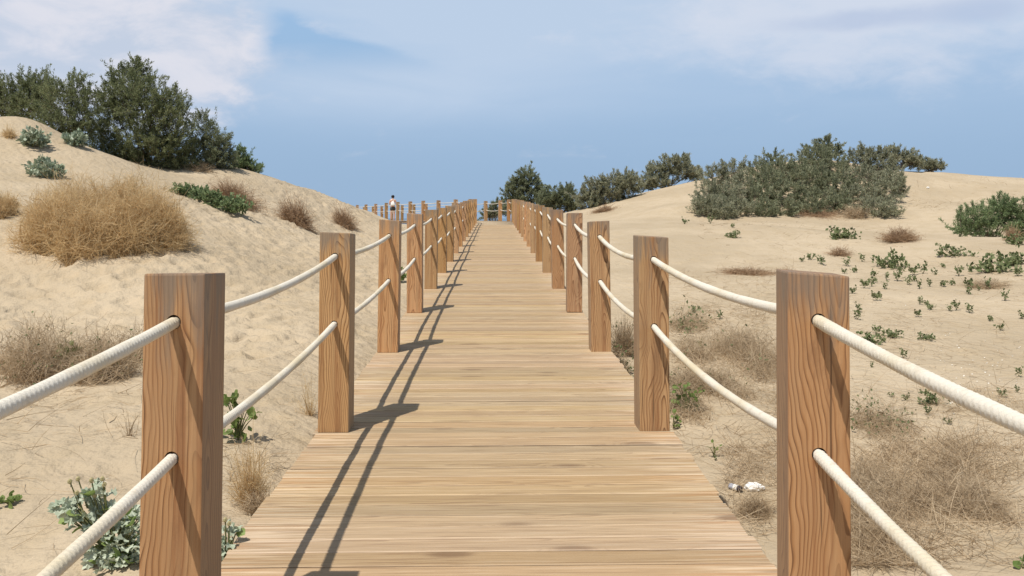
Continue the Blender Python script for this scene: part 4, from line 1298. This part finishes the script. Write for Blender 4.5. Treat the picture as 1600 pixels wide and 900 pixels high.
# facing +Y; back to the camera
bv = [(0, 0, .90), (0, 0, 1.02), (0, .01, 1.18), (0, .005, 1.32), (0, .0, 1.42), (0, .015, 1.50), (0, .03, 1.58), (0, .03, 1.68),     # 0-7 spine, neck, head
      (-.17, 0, 1.36), (-.235, .00, 1.10), (-.13, .20, 1.08), (-.06, .27, 1.12),                                                  # 8-11 left arm to hand
      (.17, 0, 1.36), (.24, -.01, 1.11), (.15, .19, 1.06), (.07, .27, 1.12),                                                       # 12-15
      (-.085, 0, .86), (-.10, .015, .48), (-.105, -.02, .09), (-.108, .10, .03),                                                    # 16-19
      (.085, 0, .86), (.095, .02, .48), (.09, -.015, .09), (.10, .105, .03)]                                                         # 20-23
be = [(0, 1), (1, 2), (2, 3), (3, 4), (4, 5), (5, 6), (6, 7), (3, 8), (8, 9), (9, 10), (10, 11), (3, 12), (12, 13), (13, 14), (14, 15), (0, 16), (16, 17), (17, 18), (18, 19), (0, 20), (20, 21), (21, 22), (22, 23)]
br = [(.155, .11), (.13, .095), (.135, .10), (.15, .10), (.07, .06), .05, .088, .07, .055, .042, .032, .022, .055, .042, .032, .022, .088, .058, .036, .032, .088, .058, .036, .032]
link('body', skin_mesh('body', bv, be, br), M['skin'], person)
# fingers
for hx in (-.06, .07):
    for k in range(5):
        q = Vector((hx + (k - 2) * .012, .28, 1.12))
        ln = (.045, .06, .066, .06, .05)[k]
        f = skin_mesh('finger', [tuple(q), tuple(q + Vector((0, ln * .6, .012))), tuple(q + Vector((0, ln * .85, .03)))], [(0, 1), (1, 2)], [.008, .0075, .006], 1)
        link('finger', f, M['skin'], person)
link('hair', skin_mesh('hair', [(0, .0, 1.50), (0, .005, 1.56), (0, .012, 1.63), (0, .02, 1.71)], [(0, 1), (1, 2), (2, 3)], [(.095, .07), (.115, .085), (.125, .105), .08]), M['hair'], person)
link('shorts', skin_mesh('shorts', [(0, 0, .97), (0, 0, .88), (-.095, .0, .80), (-.10, .01, .64), (.095, 0, .80), (.10, .015, .64)], [(0, 1), (1, 2), (2, 3), (1, 4), (4, 5)], [(.152, .112), (.168, .125), .112, .098, .112, .098], 2, 1), M['shorts'], person)
link('top', skin_mesh('top', [(0, 0, .98), (0, .005, 1.10), (0, .005, 1.22), (0, .005, 1.33)], [(0, 1), (1, 2), (2, 3)], [(.152, .112), (.145, .108), (.152, .114), (.145, .105)]), M['top'], person)
bag = tag(link('backpack', skin_mesh('backpack', [(0, -.15, .98), (0, -.16, 1.08), (0, -.145, 1.20), (0, -.125, 1.30)], [(0, 1), (1, 2), (2, 3)], [(.135, .07), (.16, .08), (.12, .065), (.05, .03)]), M['bag'], None, pp), 'white drawstring backpack on the back of the far person', 'backpack')
bag.rotation_euler = person.rotation_euler
for s in (-1, 1):
    g = Geo()
    tube(g, [(s * .03, -.135, 1.30), (s * .09, -.10, 1.40), (s * .12, 0, 1.425), (s * .13, .09, 1.36), (s * .14, .12, 1.22), (s * .15, .02, 1.05), (s * .12, -.12, 1.0)], .012, 6)
    link('strap', g.mesh('strap'), M['bag'], bag)
